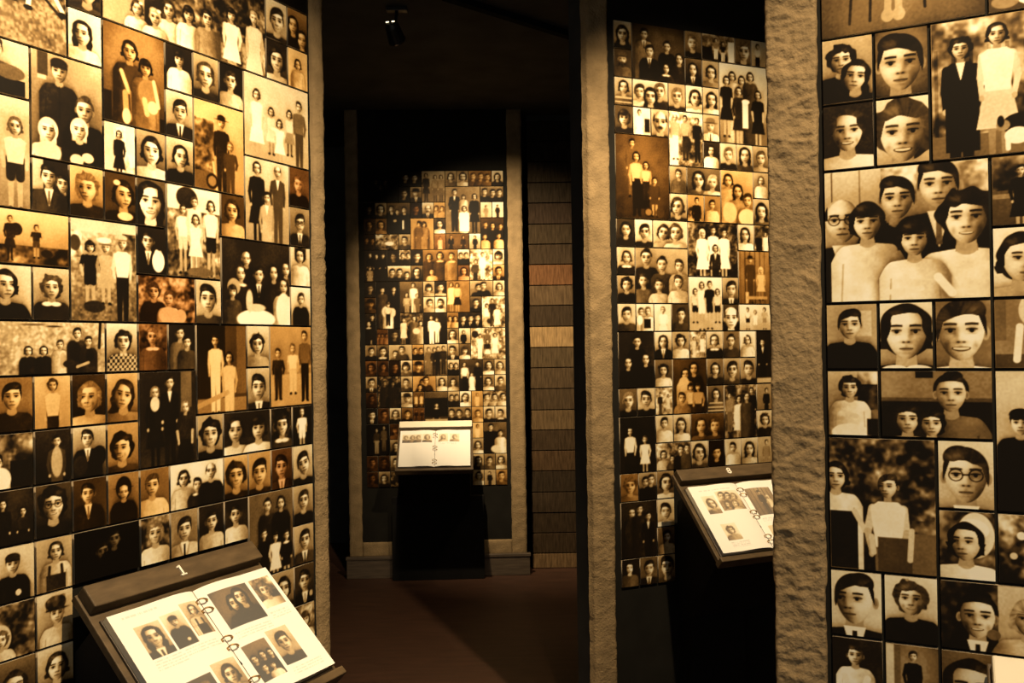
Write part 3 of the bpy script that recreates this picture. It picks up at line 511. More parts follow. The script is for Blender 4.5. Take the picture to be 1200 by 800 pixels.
TILES_C = """
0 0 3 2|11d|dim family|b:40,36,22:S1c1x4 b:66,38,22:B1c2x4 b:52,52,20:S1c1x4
3 0 2 1|21|two men in dark coats|b:30,42,50:S1c1 b:70,44,50:S1c0
5 0 2 2|64|three women beside a fence|f:18,14,13:B1c2l2d f:58,20,13:B2c5l4d f:84,20,13:B1c5l4d
7 0 1 1|64|woman with shawl|p:B2c4
8 0 1 1|55|young woman|p:B1c7
9 0 2 1|53o|children behind a fence|g3:S3c4
11 0 1 1|76|woman in profile|p:L1c2<
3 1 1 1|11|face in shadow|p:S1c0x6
4 1 1 1|54|man in peaked cap|p:H1c2v
7 1 3 3|54|couple in dark suits with daughter in white|f:26,12,13:S1c0l0v f:84,22,12:B1c0l0d b:52,22,10:F3c7 f:54,48,12:B1c9l9di r:40,56,68,96,9
10 1 2 1|53|three faces in a row|g3:S1c1
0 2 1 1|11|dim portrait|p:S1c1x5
1 2 1 1|64|woman in dark dress|p:B1c2
2 2 2 2|41|four men in black suits|b:20,20,20:S1c0v b:76,24,20:S1c0v b:46,30,16:S2c0 r:0,40,100,100,0 r:66,56,74,86,8 e:34,58,8,5,6
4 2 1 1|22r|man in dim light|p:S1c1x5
5 2 1 1|74|man with moustache|p:N1c1mv
6 2 1 1|65o|children in pale clothes|g2:S2c6
10 2 1 1|76|pale standing figure|f:48,30,16:S2c5l5
11 2 1 1|87|child in black|f:48,26,16:S1c1l1
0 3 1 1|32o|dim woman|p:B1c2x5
1 3 1 1|43o|woman turned aside|p:B1c5x6
4 3 2 2|65o|embracing couple in sepia|b:38,18,18:S1c4 b:58,20,18:B1c5 f:60,22,14:B1c5l5 f:36,20,14:S1c4l4
6 3 1 1|32|woman in white|p:B1c9
10 3 2 2|32o|parents with three children|b:20,22,18:S2c2 b:52,26,20:B1c1 b:86,28,18:S1c1 b:16,62,18:S2c7 b:78,60,18:S2c8
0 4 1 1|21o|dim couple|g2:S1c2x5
1 4 2 1|62n|bright garden scene|e:60,60,20,14,8
3 4 1 1|64|smiling man|p:S1c3
6 4 1 1|54r|child in white|f:52,26,18:S3c8l8d
7 4 2 1|43o|man and woman standing apart|f:22,18,18:S1c0l0v f:76,22,18:B1c2l2
9 4 1 1|85|dancer in black|f:50,22,18:S1c1l1
0 5 2 2|21|group of women in dark dresses|f:26,16,13:B1c1l1 f:54,20,13:B1c1l1 f:82,18,13:S1c1l1 f:24,58,12:F3c5l5di
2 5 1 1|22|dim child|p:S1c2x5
3 5 1 1|64n|people by a tree|g2:S1c2
4 5 1 1|22|man in half shadow|p:S1c1
5 5 3 2|53o|four women in dresses|b:18,24,22:B1c3 b:50,20,24:B1c3w b:84,22,24:S2c5w b:26,72,20:S2c7 
8 5 1 1|86|two figures on a beach|g2:S1c1
9 5 2 2|65n|family in front of a house|f:24,40,13:S2c3l2 f:56,16,13:S2c8l8 e:56,46,16,16,9
11 5 1 1|87|boy with fringe|p:F1c8
2 6 2 1|73|three boys laughing|b:18,44,48:S1c2 b:50,44,48:S1c2 b:82,62,42:S1c2
4 6 1 1|52|woman in black|p:B1c0
8 6 1 1|43r|woman on reddish ground|p:B1c7
11 6 1 1|74o|man in suit|p:S1c2v
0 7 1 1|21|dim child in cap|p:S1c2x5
1 7 2 3|11|mother with children in deep shadow|b:26,18,12:S1c3 b:76,16,12:S1c0v b:50,48,12:S1c8 e:42,64,20,12,7 e:70,66,14,10,7 f:50,50,9:F2c7l1i
3 7 2 2|42|woman in white with two girls|f:60,12,15:S1c8l7 f:30,44,14:B1c6l5i f:76,46,13:B2c4l4i
5 7 1 1|65|boy with bowl haircut|p:F1c6
6 7 1 1|22|boy in striped shirt|p:S1c5j
7 7 2 2|54o|two girls in dresses by a stone|f:20,12,14:B2c8l8d f:46,14,14:B1c7l1das
9 7 2 1|64|couple leaning together|b:36,46,50:S1c2 b:58,34,50:S1c0
11 7 1 1|76|girl with plaits|p:B2c7
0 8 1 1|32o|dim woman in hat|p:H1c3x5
5 8 1 1|76|boy with cropped hair|p:S1c6
6 8 1 1|86|man with beard|p:S1c8z
9 8 1 1|42|dark seated person|p:S1c1
10 8 2 2|65n|family in a yard|f:20,30,13:S1c8l6 f:44,14,13:S1c2l2 f:66,34,13:B2c8l8d e:30,80,10,8,2
0 9 1 2|21|two women in dark coats|b:66,12,16:S1c1 b:32,34,18:B1c1w r:50,86,60,100,6
3 9 2 2|32n|mothers with babies on a bench|f:14,22,13:S1c7l7d b:60,18,16:B1c4 b:88,34,16:S1c6 e:70,58,16,10,7
5 9 2 2|21|two men in white holding a child|f:34,16,14:S2c9l9 f:58,22,12:S2c8l8 e:50,44,24,14,8
7 9 1 1|53o|children playing|g2:B1c7
8 9 2 1|22|three men in black coats|g3:S1c0v
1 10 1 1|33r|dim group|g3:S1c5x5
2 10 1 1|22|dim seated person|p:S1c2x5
7 10 1 1|54|girl with long hair|p:L2c8
8 10 1 1|75|dark silhouette of a woman|f:40,26,22:B1c0l0
9 10 3 2|65n|large family in a garden|f:26,26,13:S1c8l8 f:48,12,13:B1c4l4 f:70,24,13:B1c8l8d f:48,44,12:B2c2l8di e:12,20,10,12,2
0 11 1 1|54|young person in black|p:S1c0
1 11 1 1|42|boy in white collar|p:S1c1w
2 11 2 1|65|two children playing|b:30,62,46:S2c3 b:58,34,46:S1c3
4 11 1 1|65o|boy and girl|g2:S1c1
5 11 2 2|63|four friends standing|f:18,16,13:S2c4l4 f:44,18,13:B1c2l2 f:60,14,13:S1c1l1 f:84,12,13:S1c2l2
7 11 1 1|64|man in suit and tie|p:S1c2v
8 11 1 1|43|girl in white frock|p:F2c8
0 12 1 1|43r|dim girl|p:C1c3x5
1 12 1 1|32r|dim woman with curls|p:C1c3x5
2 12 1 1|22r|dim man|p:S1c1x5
3 12 1 1|75|girl with round face|p:F1c4
4 12 1 1|63o|man in cap|p:H1c2
7 12 1 1|75|two women in black|g2:B1c1
8 12 2 2|31|dancers in white and black|f:22,16,14:B1c8l1 f:54,48,12:S1c8l8d f:80,14,14:S1c1l1 r:44,54,60,100,8
10 12 1 1|43|woman in white robe|p:B1c9
11 12 1 1|65|smiling woman|p:B2c7
0 13 1 1|64|man with tie|p:S1c2v
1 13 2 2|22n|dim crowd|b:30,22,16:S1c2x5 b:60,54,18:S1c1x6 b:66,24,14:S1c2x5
3 13 1 1|64|boy by a wall|p:S2c3
4 13 2 1|65o|couple cheek to cheek|b:42,44,48:S1c4 b:56,30,50:S1c2 b:30,74,36:S1c3
6 13 1 1|64|girl with big bow|p:L1c8
7 13 1 1|43|woman laughing|p:B1c7t
10 13 1 1|54|girl in white dress|p:B1c8
11 13 1 1|75|bald man|p:S1c4
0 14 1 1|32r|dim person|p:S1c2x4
3 14 1 1|75|woman in hat|p:H2c7
4 14 1 1|42o|two standing girls|G2:B1c7l7d
5 14 2 2|42|dark landscape with figures|r:0,20,100,80,1 f:50,44,14:S1c1l1w r:0,88,100,100,6
7 14 1 1|65|two faces close together|g2:S1c2
8 14 1 1|86|woman asleep|p:L1c9/
9 14 1 1|65o|pale figure|f:50,24,20:S4c7l7
10 14 2 1|54n|street crowd|g3:S1c7
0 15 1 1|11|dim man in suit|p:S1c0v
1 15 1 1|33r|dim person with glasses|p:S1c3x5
2 15 1 1|74|woman with dark bob|p:B1c1
3 15 1 1|43o|man in dark jacket|p:S1c1
4 15 1 1|43r|people in a doorway|G2:S1c2l2
7 15 2 1|54|three smiling men|g3:S1c2
9 15 1 1|65o|pale portrait|p:S3c7
10 15 1 1|75|man with dark hair|p:S1c1
11 15 1 1|76|youth with white shirt|p:S1c2w
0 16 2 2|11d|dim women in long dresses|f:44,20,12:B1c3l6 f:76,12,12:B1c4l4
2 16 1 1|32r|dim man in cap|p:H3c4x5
9 16 1 1|76o|child on a chair|f:48,24,22:S1c8l8
10 16 2 2|43|dark couple embracing|b:30,16,20:S1c0 r:0,30,60,100,0 b:72,36,20:S1c8 e:50,86,20,12,7
2 17 1 1|53|woman in black shawl|p:L1c0
9 17 1 1|64|woman with pale hat|p:B1c8
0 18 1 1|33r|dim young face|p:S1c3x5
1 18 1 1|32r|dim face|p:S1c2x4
2 18 1 1|64|man turned aside|p:S1c3<
9 18 1 1|65|woman with plaits|p:L1c3
10 18 1 1|54|young man in grey|p:S1c4
11 18 1 1|64|woman with dark waves|p:B1c8
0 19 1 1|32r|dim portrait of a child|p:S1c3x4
1 19 1 1|53|girl leaning|p:B1c2
2 19 1 1|32n|dim garden|e:50,50,20,20,2
9 19 1 1|65|mother with child|b:56,40,50:B1c7t
10 19 1 1|65|man on a ladder|f:48,22,18:S1c1l1
11 19 1 1|64o|sunlit face|p:S2c4
"""
# ---------------------------------------------------------------- the four photo walls: s runs along the wall, n out of it, z up
H = .108                                          # height of one photo cell; width is H * ASP
PAN = {'L': (-.97848, 1.62905, 1.07097, .93026), 'M': (.40212, 3.28465, .39425, 1.24135),
       'R': (.51370, 1.41877, -.45089, .49557), 'C': (-1.00436, 5.91454, .03887, 1.21780)}
def frame(k): X, Y, a, t = PAN[k]; return Matrix.Translation((X, Y, 0)) @ Matrix.Rotation(a, 4, 'Z')     # local x = s, local -y = n
def stucco_piece(name, parent, x0, x1, z0, z1, yf, yb, step, seed, edge=.0028):
    """plastered slab: front face at yf (towards the room), trowel relief and ragged edges in the mesh"""
    nx = max(3, int((x1 - x0) / step)); nz = max(3, int((z1 - z0) / step)); m = MB()
    rs = random.Random(seed); X = np.linspace(x0, x1, nx + 1)[None, :]; Z = np.linspace(z0, z1, nz + 1)[:, None]
    fb = lambda fx, fz, sd: vnoise(X * fx, Z * fz, 1., sd) - .5
    D = .004 * fb(9, 6, seed) + .0026 * fb(34, 30, seed + 1) + .0016 * fb(85, 80, seed + 2) + .0015 * fb(190, 180, seed + 3)
    rough = np.clip((fb(7, 5, seed + 5) + .08) * 5, 0, 1); D = D + rough * (.0045 * fb(70, 105, seed + 6) + .004 * np.maximum(0, fb(40, 75, seed + 7)) - .005 * np.maximum(0, fb(36, 90, seed + 12) - .2))
    zc = z0
    while zc < z1 and step < .012:                # trowel ridges: a thin lip that runs across the plaster
        zc += rs.uniform(.05, .2); xc = rs.uniform(x0, x1); xw = rs.uniform(.3, 1.) * (x1 - x0)
        path = zc + rs.uniform(-.9, .9) * (X - xc) + rs.uniform(-6, 6) * (X - xc) ** 2 + .004 * fb(60, 1, seed + int(zc * 90)); dz = Z - path
        D = D + rs.uniform(.0025, .006) * np.exp(-np.where(dz > 0, dz / .003, -dz / .012)) * np.exp(-((X - xc) / xw) ** 2 * 2)
    i_, j_ = np.arange(nx + 1)[None, :], np.arange(nz + 1)[:, None]
    em = np.minimum(np.minimum(i_, nx - i_), np.minimum(j_, nz - j_)).clip(0, 2) / 2.
    Yv = yf - D + (1 - em) ** 2 * .005
    jag = edge * 1.6 * (vnoise(Z * 22, Z * 0, 1., seed + 8) - .5) + edge * .7 * (vnoise(Z * 70, Z * 0, 1., seed + 9) - .5)
    Xv = X + jag * ((i_ == 0) * 1. - (i_ == nx) * 1.); Zv = Z + 0 * X
    vs = [tuple(q) for q in np.stack([Xv, Yv, Zv], -1).reshape(-1, 3).tolist()]
    n = nx + 1; fs = [(j * n + i, j * n + i + 1, (j + 1) * n + i + 1, (j + 1) * n + i) for j in range(nz) for i in range(nx)]
    m.add(vs, fs); ring = [i for i in range(n)] + [j * n + nx for j in range(1, nz + 1)] + [nz * n + i for i in range(nx - 1, -1, -1)] + [j * n for j in range(nz - 1, 0, -1)]
    b0 = len(m.v); m.v += [(vs[i][0], yb, vs[i][2]) for i in ring]; L = len(ring)
    m.f += [(ring[(k + 1) % L], ring[k], b0 + k, b0 + (k + 1) % L) for k in range(L)]; m.f.append(tuple(b0 + k for k in range(L)))
    return m.build(name, M_STUCCO, parent, smooth=True)
TH = .007                                         # thickness of a photo tile; its back touches the black panel
def wall(name, k, s0, s1, borders, step, thick=.15, zb=0., ztop=None, seed=1):
    w = empty(name); w.matrix_world = frame(k); tag(w, kind='structure'); ztop = ztop or CEIL + .02
    MB().box((s0 + .007, TH + .012, 0), (s1 - .007, thick, ztop)).build('wall_core', M_DARKWALL, w)
    MB().box((s0 + .02, TH, zb), (s1 - .02, TH + .02, ztop)).build('backing_panel', M_BLACK, w)
    for i, (a, b, z0, z1) in enumerate(borders): stucco_piece('stucco_border', w, a, b, z0, z1, -.004, TH + .03, step, seed + i * 7)
    return w
wl = wall('wall_left', 'L', -.21, .944, [(-.21, -.10, 0, CEIL), (.893, .944, 0, CEIL)], .0075, seed=3)
wm = wall('wall_middle', 'M', -.121, 1.12, [(-.121, -.026, 0, CEIL), (.985, 1.12, 0, CEIL)], .0075, seed=21)
wr = wall('wall_right', 'R', -.088, 1.10, [(-.088, -.006, 0, CEIL), (.99, 1.10, 0, CEIL)], .0024, seed=45)
wc = wall('wall_back', 'C', -.122, 1.088, [(-.122, -.034, .135, CEIL), (.986, 1.088, .135, CEIL), (-.034, .986, .135, FL - 1.316)], .014, seed=67)
MB().box((-.14, -.03, 0), (1.106, .0, .135)).box((-.145, -.038, .128), (1.112, .0, .15)).build('base_plinth', M_BASE, wc, bevel=.004)
# the rest of the shell
def shell(name, a, b, m): return tag(MB().box(a, b).build(name, m), kind='structure')
shell('floor', (-3.4, -1.6, -.06), (3.6, 7.6, 0), M_FLOOR)
shell('ceiling', (-3.4, -.9, CEIL), (3.6, 7.6, CEIL + .08), M_CEIL)
shell('wall_far', (-3.4, 7.0, 0), (3.6, 7.1, CEIL), M_DARKWALL)
shell('wall_far_left', (-3.4, -1.2, 0), (-3.3, 7.0, CEIL), M_DARKWALL)
shell('wall_far_right', (3.5, -1.2, 0), (3.6, 7.0, CEIL), M_DARKWALL)
# wall of horizontal planks beyond the passage
pw = empty('wall_plank', (.122, 6.10, 0)); tag(pw, kind='structure')
MB().box((0, .03, 0), (1.9, .12, CEIL)).build('wall_core', M_DARKWALL, pw)
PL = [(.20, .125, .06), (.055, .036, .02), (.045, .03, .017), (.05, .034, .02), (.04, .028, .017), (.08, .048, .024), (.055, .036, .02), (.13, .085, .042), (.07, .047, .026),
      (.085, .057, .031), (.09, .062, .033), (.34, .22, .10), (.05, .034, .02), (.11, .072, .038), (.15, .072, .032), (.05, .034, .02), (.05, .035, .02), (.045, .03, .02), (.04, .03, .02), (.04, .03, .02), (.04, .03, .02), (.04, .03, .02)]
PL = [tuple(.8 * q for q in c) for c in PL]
z = 0.; rr = random.Random(4)
for i, col in enumerate(PL):
    h = .105 if i == 0 else .1455 + rr.uniform(-.004, .004)
    if z + h > CEIL: h = CEIL - z
    m = mat('plank_wood', col, .75, var=.4, scale=9, stretch=(9, 1, 1.2), bump=.5, bscale=30, spec=.05)
    d = rr.uniform(0, .008)
    if h > .02: MB().box((.0, -d, z + .003), (1.9, .03, z + h - .003)).build('plank', m, pw, bevel=.003)
    z += h
# ---------------------------------------------------------------- photo tiles
EDGE = (.42, .34, .23)
def grid_mesh(name, P, col, sides, edge_col):
    """P: (ny, nx, 3) front points, col: (ny, nx, 3); sides: (4 front corners, 4 back corners)"""
    ny, nx = P.shape[:2]; nv = nx * ny; idx = np.arange(nv).reshape(ny, nx)
    q = np.stack([idx[1:, :-1], idx[1:, 1:], idx[:-1, 1:], idx[:-1, :-1]], -1).reshape(-1, 4)
    fc, bc = sides; sv = np.array([c for c in fc] + [c for c in bc]); sq = np.array([(nv + i, nv + (i + 1) % 4, nv + 4 + (i + 1) % 4, nv + 4 + i) for i in range(4)])
    return np.concatenate([P.reshape(-1, 3), sv]), np.concatenate([q, sq]), np.concatenate([col.reshape(-1, 3), np.tile(edge_col, (8, 1))])
def to_mesh(name, V, Q, K, m):
    me = bpy.data.meshes.new(name); me.vertices.add(len(V)); me.vertices.foreach_set('co', V.astype(np.float32).ravel())
    me.loops.add(Q.size); me.loops.foreach_set('vertex_index', Q.astype(np.int32).ravel())
    me.polygons.add(len(Q)); me.polygons.foreach_set('loop_start', np.arange(0, Q.size, 4, dtype=np.int32))
    me.update(calc_edges=True)
    at = me.color_attributes.new('print', 'FLOAT_COLOR', 'POINT'); at.data.foreach_set('color', np.concatenate([K, np.ones((len(K), 1))], 1).astype(np.float32).ravel())
    me.materials.append(m); me.validate(); return me
def tile_geo(k, c, r, w, h, bg, figs, seed, gap=.0053):
    X, Y, a, top = PAN[k]; s = (c + w / 2) * H * ASP; d = Y + s * math.sin(a); px = X + s * math.cos(a)
    ppu = F_PX * H / max(.6, d); n = (math.sin(a), -math.cos(a)); L = math.hypot(px, d); fore = max(.35, abs(px * n[0] + d * n[1]) / L) * (L / d)
    ny = int(max(8, h * ppu * 1.2)); nx = int(max(7, w * ASP * ppu * 1.2 * min(1, fore)))
    cv = Canvas(w * ASP, h, nx, ny, seed); g, fl = paint(cv, bg, figs); col = sepia(g, fl)
    W2, H2 = w * H * ASP / 2 - gap / 2, h * H / 2 - gap / 2
    gx, gz = np.meshgrid(np.linspace(-W2, W2, nx), np.linspace(H2, -H2, ny)); P = np.stack([gx, np.zeros_like(gx), gz], -1)
    f4 = [(-W2, 0, -H2), (W2, 0, -H2), (W2, 0, H2), (-W2, 0, H2)]; b4 = [(x, TH + .001, z) for x, y, z in f4]
    V, Q, K = grid_mesh('', P, col, (f4, b4), EDGE)
    return V, Q, K, Vector((s, 0, FL + top - (r + h / 2) * H))
WHERE = {'L': ('by lectern 1', 'photographs on the wall behind lectern 1'), 'M': ('by lectern 8', 'photographs on the wall behind lectern 8'),
         'R': ('by thick pillar', 'photographs on the near wall beside the thick pillar'), 'C': ('on far wall', 'photographs on the far wall')}
seen = set(); stuff = {}
for k, T in (('L', TILES_L), ('R', TILES_R), ('M', TILES_M), ('C', TILES_C)):
    Fm = frame(k)
    for i, ln in enumerate(T.strip().split('\n')):
        pos, bg, desc, figs = ln.split('|'); c, r, w, h = [int(q) for q in pos.split()]
        V, Q, K, loc = tile_geo(k, c, r, w, h, bg, figs, i * 7 + c * 3 + r)
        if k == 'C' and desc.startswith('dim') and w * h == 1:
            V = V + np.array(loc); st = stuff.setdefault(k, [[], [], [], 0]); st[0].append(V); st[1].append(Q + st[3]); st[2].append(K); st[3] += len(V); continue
        me = to_mesh('photograph', V, Q, K, M_PHOTO); o = bpy.data.objects.new('photograph', me); C.objects.link(o)
        o.matrix_world = Fm @ Matrix.Translation(loc)
        lab = 'sepia photo of ' + desc + ' ' + WHERE[k][0]
        if lab in seen or len(lab.split()) > 16: print('LABEL', lab)
        seen.add(lab); tag(o, lab, 'photograph', WHERE[k][1])
rs = random.Random(12)                            # three more columns run on behind the thick pillar
for c in (9, 10, 11):
    for r in range(20):
        figs = rs.choice(['p:B1c3', 'p:S1c2v', 'p:L1c8', 'g2:S1c2,B1c7', 'p:C2c6t', 'p:S2c1', 'G2:B1c7l7d,S1c2l2']); V, Q, K, loc = tile_geo('M', c, r, 1, 1, rs.choice(['76', '65', '43', '87', '54', '32o']), figs, 900 + c * 31 + r)
        V = V + np.array(loc); st = stuff.setdefault('M', [[], [], [], 0]); st[0].append(V); st[1].append(Q + st[3]); st[2].append(K); st[3] += len(V)
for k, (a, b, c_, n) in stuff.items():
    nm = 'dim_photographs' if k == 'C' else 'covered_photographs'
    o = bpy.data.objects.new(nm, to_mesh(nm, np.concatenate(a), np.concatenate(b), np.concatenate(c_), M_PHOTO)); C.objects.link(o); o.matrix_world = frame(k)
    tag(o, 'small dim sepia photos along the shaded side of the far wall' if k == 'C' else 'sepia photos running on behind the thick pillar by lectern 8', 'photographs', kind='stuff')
# ---------------------------------------------------------------- lecterns and ring binders
TL_ = math.atan2(.679, .734)
def page(parent, name, x0, x1, e0, e1, spine_left, prints, DM, res, tint=(.90, .88, .83)):
    nx = max(12, int((x1 - x0) * res)); ny = max(12, int((e1 - e0) * res)); g = np.ones((ny, nx, 3)) * np.array(tint)
    pw_, ph_ = x1 - x0, e1 - e0
    for (a, b, c, d, bg, figs) in prints:                    # fractions of the page
        i0, i1, j0, j1 = int(a * nx), int(c * nx), int(b * ny), int(d * ny)
        if figs == 'text':
            rr = random.Random(int(a * 1000 + b * 777)); yy, xx = np.meshgrid(np.arange(j0, j1), np.arange(i0, i1), indexing='ij')
            lines = max(1, int((d - b) * ph_ / .0055)); ph = ((yy - j0) / max(1, j1 - j0) * lines) % 1
            wd = np.array([[rr.random() for _ in range(i1 - i0)] for _ in range(lines + 1)])
            ink = (ph < .5) * (wd[np.minimum(((yy - j0) / max(1, j1 - j0) * lines).astype(int), lines), xx - i0] > .3)
            g[j0:j1, i0:i1] *= (1 - .22 * ink)[..., None]; continue
        cv = Canvas((c - a) * pw_ / ((d - b) * ph_), 1., max(4, i1 - i0), max(4, j1 - j0), int(a * 97 + b * 31)); q, fl = paint(cv, bg, figs)
        col = sepia(q, 'n'); g[j0:j1, i0:i1] = (col * .82 + .10)[:j1 - j0, :i1 - i0]
    u = np.linspace(0, 1, nx); t = u if spine_left else 1 - u                       # t = 0 at the spine
    lift = .0065 * np.sin(np.clip(t * 1.6, 0, 1) * math.pi) ** 1 * np.exp(-t * 1.2) - .006 * np.exp(-t * 14)
    gx, ge = np.meshgrid(np.linspace(x0, x1, nx), np.linspace(e0, e1, ny)); P = np.stack([gx, ge, np.tile(lift, (ny, 1)) - .005], -1)
    f4 = [(x0, e1, lift[0] - .005), (x1, e1, lift[-1] - .005), (x1, e0, lift[-1] - .005), (x0, e0, lift[0] - .005)]; b4 = [(x, e, -.021) for x, e, q in f4]
    V, Q, K = grid_mesh('', P, g, (f4, b4), (.62, .56, .45)); R_ = np.array(DM.to_3x3()); V = V @ R_.T + np.array(DM.translation)
    o = bpy.data.objects.new(name, to_mesh(name, V, Q, K, M_PAGE)); C.objects.link(o); o.parent = parent
    # the sheaf below the top leaf: front edge follows the curl
    return o
def lectern(k, s0, n0, z0, number, label, blabel, hmat, left, right, res, W=.445, length=.289, body=True):
    root = empty('lectern'); root.matrix_world = frame(k) @ Matrix.Translation((s0, 0, 0)); tag(root, label, 'lectern', 'lecterns with ring binders')
    zt = FL + z0
    # desk frame: x along the wall, second axis down the slope, third axis up out of the desk
    ca, sa = .734, .679
    DM = Matrix(((1, 0, 0, 0), (0, -ca, -sa, -n0), (0, -sa, ca, zt), (0, 0, 0, 1)))
    def part(name, m, boxes, bevel=.002, parent=root):
        q = MB()
        for a, b in boxes: q.box(a, b, DM)
        return q.build(name, m, parent, bevel)
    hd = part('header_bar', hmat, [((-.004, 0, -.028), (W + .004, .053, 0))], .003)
    part('desk_board', M_WOOD, [((-.010, .0, -.044), (W + .010, length + .108, -.0265))], .002)
    part('bottom_ledge', M_WOOD, [((-.012, length + .090, -.05), (W + .012, length + .110, -.008))], .003)
    yb = n0 + .30 * ca; zl = zt - .045
    # black support: shallow pedestal against the wall and a wedge bracket carrying the desk
    q = MB(); yw = -.001
    q.prism([(yw, .52), (-n0 * .5 - .02, .52), (-(n0 + .20), zl - .30 * sa + .05), (-(n0 + .03), zl - .03 * sa), (yw, zl - .10)], .09 if k == 'M' else .012, W - .012); q.build('bracket', M_STAND, root, .003)
    px_, yb_ = (.075, -.046) if k == 'C' else (-.1 if k == 'M' else -.014, -.001)
    MB().box((-px_, -(n0 * .3 + .035), 0), (W + px_, yb_, .56)).build('pedestal', M_STAND, root, .003)
    if number == '1':                             # raised figure one with flag and foot
        q = MB(); cx, ce = W * .5 - .004, .028
        for a, b in (((-.0022, -.0135, 0), (.0026, .0125, .003)), ((-.0075, .0105, 0), (.0078, .0135, .003)), ((-.0072, -.0115, 0), (-.0005, -.0085, .003))): q.box((cx + a[0], ce + a[1], -.0005), (cx + b[0], ce + b[1], b[2]), DM)
        q.build('number', M_NUM, hd)
    elif number:
        cu = bpy.data.curves.new('number', 'FONT'); cu.body = number; cu.size = .036; cu.extrude = .002; cu.offset = .0006; cu.align_x = 'CENTER'; cu.align_y = 'CENTER'
        t = bpy.data.objects.new('number_tmp', cu); C.objects.link(t); dg = bpy.context.evaluated_depsgraph_get(); me = bpy.data.meshes.new_from_object(t.evaluated_get(dg)); bpy.data.objects.remove(t)
        me.name = 'number'; me.transform(DM @ Matrix(((1.1, 0, 0, W * .5 - .005), (0, -1, 0, .027), (0, 0, 1, .0012), (0, 0, 0, 1))))
        o = bpy.data.objects.new('number', me); C.objects.link(o); me.materials.clear(); me.materials.append(M_NUM); o.parent = hd
    # ring binder: a thing of its own lying on the desk
    bd = empty('ring_binder'); bd.matrix_world = root.matrix_world.copy(); tag(bd, blabel, 'binder', 'open ring binders on the lecterns')
    e0, e1 = .080, .080 + length
    part('cover', M_COVER, [((.004, e0 - .006, -.0272), (W - .004, e1 + .006, -.0205))], .001, bd)
    mid = W * .5
    page(bd, 'page', .007, mid - .001, e0, e1, False, left, DM, res); page(bd, 'page', mid + .001, W - .007, e0, e1, True, right, DM, res)
    rg = None
    for fe in (.115, .20, .47, .55, .84, .92):
        q = MB(); ee = e0 + fe * length; pts = [(mid + .0145 * math.cos(a), ee + .003 * math.sin(a * 2), -.009 + .0145 * math.sin(a)) for a in [math.pi * j / 10 for j in range(11)]]
        q.tube([DM @ Vector(p) for p in pts], .0018, 6)
        q.tube([DM @ Vector((mid - .013, ee - .004, -.0045)), DM @ Vector((mid - .013, ee + .004, -.0045))], .002, 6); q.tube([DM @ Vector((mid + .013, ee - .004, -.0045)), DM @ Vector((mid + .013, ee + .004, -.0045))], .002, 6)
        q.build('ring', M_RING, bd, smooth=True)
    return root
TX = 'text'
L1 = [(.13, .05, .55, .075, '', TX), (.18, .15, .45, .42, '76', 'b:50,42,62:L1c2vt'), (.47, .13, .70, .42, '86', 'b:48,26,30:T2c2 e:66,84,9,5,7'), (.72, .09, .95, .38, '75', 'b:54,26,32:B2c7 r:26,70,82,100,2 l:36,54,34,72,3,2 l:70,54,72,72,3,2'),
      (.18, .44, .5, .52, '', TX), (.52, .44, .92, .50, '', TX), (.06, .66, .28, .93, '65', 'p:B1c2'), (.34, .66, .61, .93, '31', 'p:S4c7'), (.64, .62, .95, .91, '75', 'p:B2c7'), (.1, .945, .9, .98, '', TX)]
R1 = [(.10, .08, .62, .42, '54v', 'b:44,44,44:B1c2 b:66,32,46:L1c2'), (.66, .08, .95, .36, '54n', 'p:C4c8t'), (.12, .46, .6, .52, '', TX), (.66, .40, .93, .47, '', TX),
      (.08, .58, .38, .90, '43', 'g3:B1c1 b:30,70,22:S1c2 b:64,70,22:F1c8'), (.43, .54, .74, .86, '76', 'p:S2c2'), (.46, .89, .9, .95, '', TX)]
L8 = [(.18, .08, .8, .10, '', TX), (.16, .17, .42, .44, '88', 'p:B4c5'), (.46, .12, .92, .42, '87', 'b:22,26,38:U3c5 b:48,30,36:U3c5 b:76,34,34:S5c7 b:30,72,32:S4c5 b:66,72,32:S5c7'), (.24, .60, .52, .84, '88', 'p:C4c6'), (.26, .86, .6, .95, '', TX)]
R8 = [(.08, .12, .60, .54, '54p', 'f:46,18,13:H3c3l3 f:72,36,12:K7c7l7di'), (.1, .58, .6, .64, '', TX), (.12, .7, .5, .92, '75', 'p:S2c3')]
LC = [(.08, .12, .62, .36, '88', 'g3:S4c4,B4c5'), (.64, .12, .92, .36, '88', 'p:B4c4')]
RC = [(.1, .12, .38, .34, '88', 'p:L5c7'), (.42, .12, .7, .34, '88', 'p:S5c6'), (.1, .37, .6, .42, '', TX)]
lectern('L', .148, .053, -.463, '1', 'bronze sloping lectern numbered one, carrying many printed photos', 'open ring binder full of portraits on the lectern numbered one', M_WOOD, L1, R1, 620)
lectern('M', .163, .138, -.463, '8', 'bronze sloping lectern numbered eight, partly hidden by the thick pillar', 'open ring binder on the lectern numbered eight', M_WOOD, L8, R8, 420)
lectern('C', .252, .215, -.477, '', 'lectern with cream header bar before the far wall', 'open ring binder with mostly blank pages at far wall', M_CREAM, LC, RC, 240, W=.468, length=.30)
lectern('R', .233, .036, -.465, '', 'pale lectern corner below the smiling woman holding a baby', 'ring binder on the pale lectern beside the thick pillar', M_CREAM, LC, RC, 240)
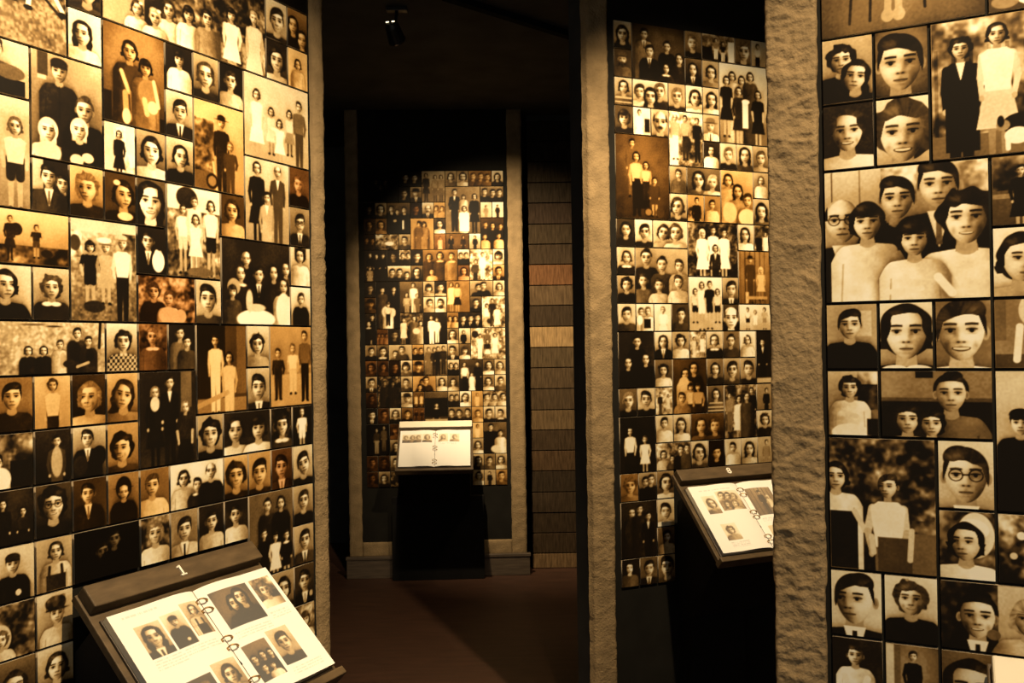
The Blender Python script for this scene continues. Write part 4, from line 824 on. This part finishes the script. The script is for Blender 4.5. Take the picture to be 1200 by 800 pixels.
# ---------------------------------------------------------------- ceiling spotlights on their track
lw = ['spotlight lighting the photo wall of the lectern numbered one', 'spotlight lighting the photo wall of the lectern numbered eight', 'spotlight aimed at the near wall beside the pillar', 'black spotlight hanging before the far wall', 'black spotlight hanging before the plank wall']
for i, (p, aim, watt, cone, blend) in enumerate(SPOTS):
    p = Vector(p); dr = (Vector(aim) - p).normalized(); root = empty('ceiling_spotlight', (p.x, p.y, CEIL)); tag(root, lw[i], 'spotlight', 'ceiling spotlights')
    o_ = Vector((p.x, p.y, CEIL)); rel = p - o_
    MB().box((-.05, -.02, -.02), (.05, .02, .0)).build('mount', M_METAL, root, .003)
    MB().tube([(0, 0, -.015), rel - dr * .05], .008, 8).build('stem', M_METAL, root, smooth=True)
    back = rel - dr * .10
    MB().tube([back, back + dr * .02, back + dr * .085, back + dr * .10], [.022, .034, .040, .043], 20).build('lamp_head', M_METAL, root, .002)
    MB().tube([back + dr * .095, back + dr * .1005], [.0435, .0435], 20).build('rim', M_RIM, root)
    MB().tube([back + dr * .1001, back + dr * .1025], [.036, .036], 20).build('lens', M_LENS_GLINT, root)
    sd = dr.cross(Vector((0, 0, 1))).normalized(); up = sd.cross(dr)
    for q in (-.017, .012): MB().tube([back - dr * .001 + sd * (q - .007) + up * .004, back - dr * .001 + sd * (q + .007) + up * .004], .0022, 6).build('vent_slot', M_LENS_GLINT, root)  # added glowing bars that stand in for glints on the lamp head
    ld = bpy.data.lights.new('spot', 'SPOT'); ld.energy = watt; ld.color = WARM; ld.spot_size = math.radians(cone); ld.spot_blend = blend; ld.shadow_soft_size = .025
    lo = bpy.data.objects.new('spot', ld); C.objects.link(lo); lo.parent = root; lo.location = rel + dr * .012; lo.rotation_euler = dr.to_track_quat('-Z', 'Y').to_euler()
tr = MB().box((-.25, -.02, -.03), (1.9, .02, 0), Matrix.Translation((-.1, 4.15, CEIL)) @ Matrix.Rotation(math.atan2(.23, .267), 4, 'Z')).build('lighting_track', M_TRACK)
tag(tr, 'dark metal lighting track across the ceiling', 'track')
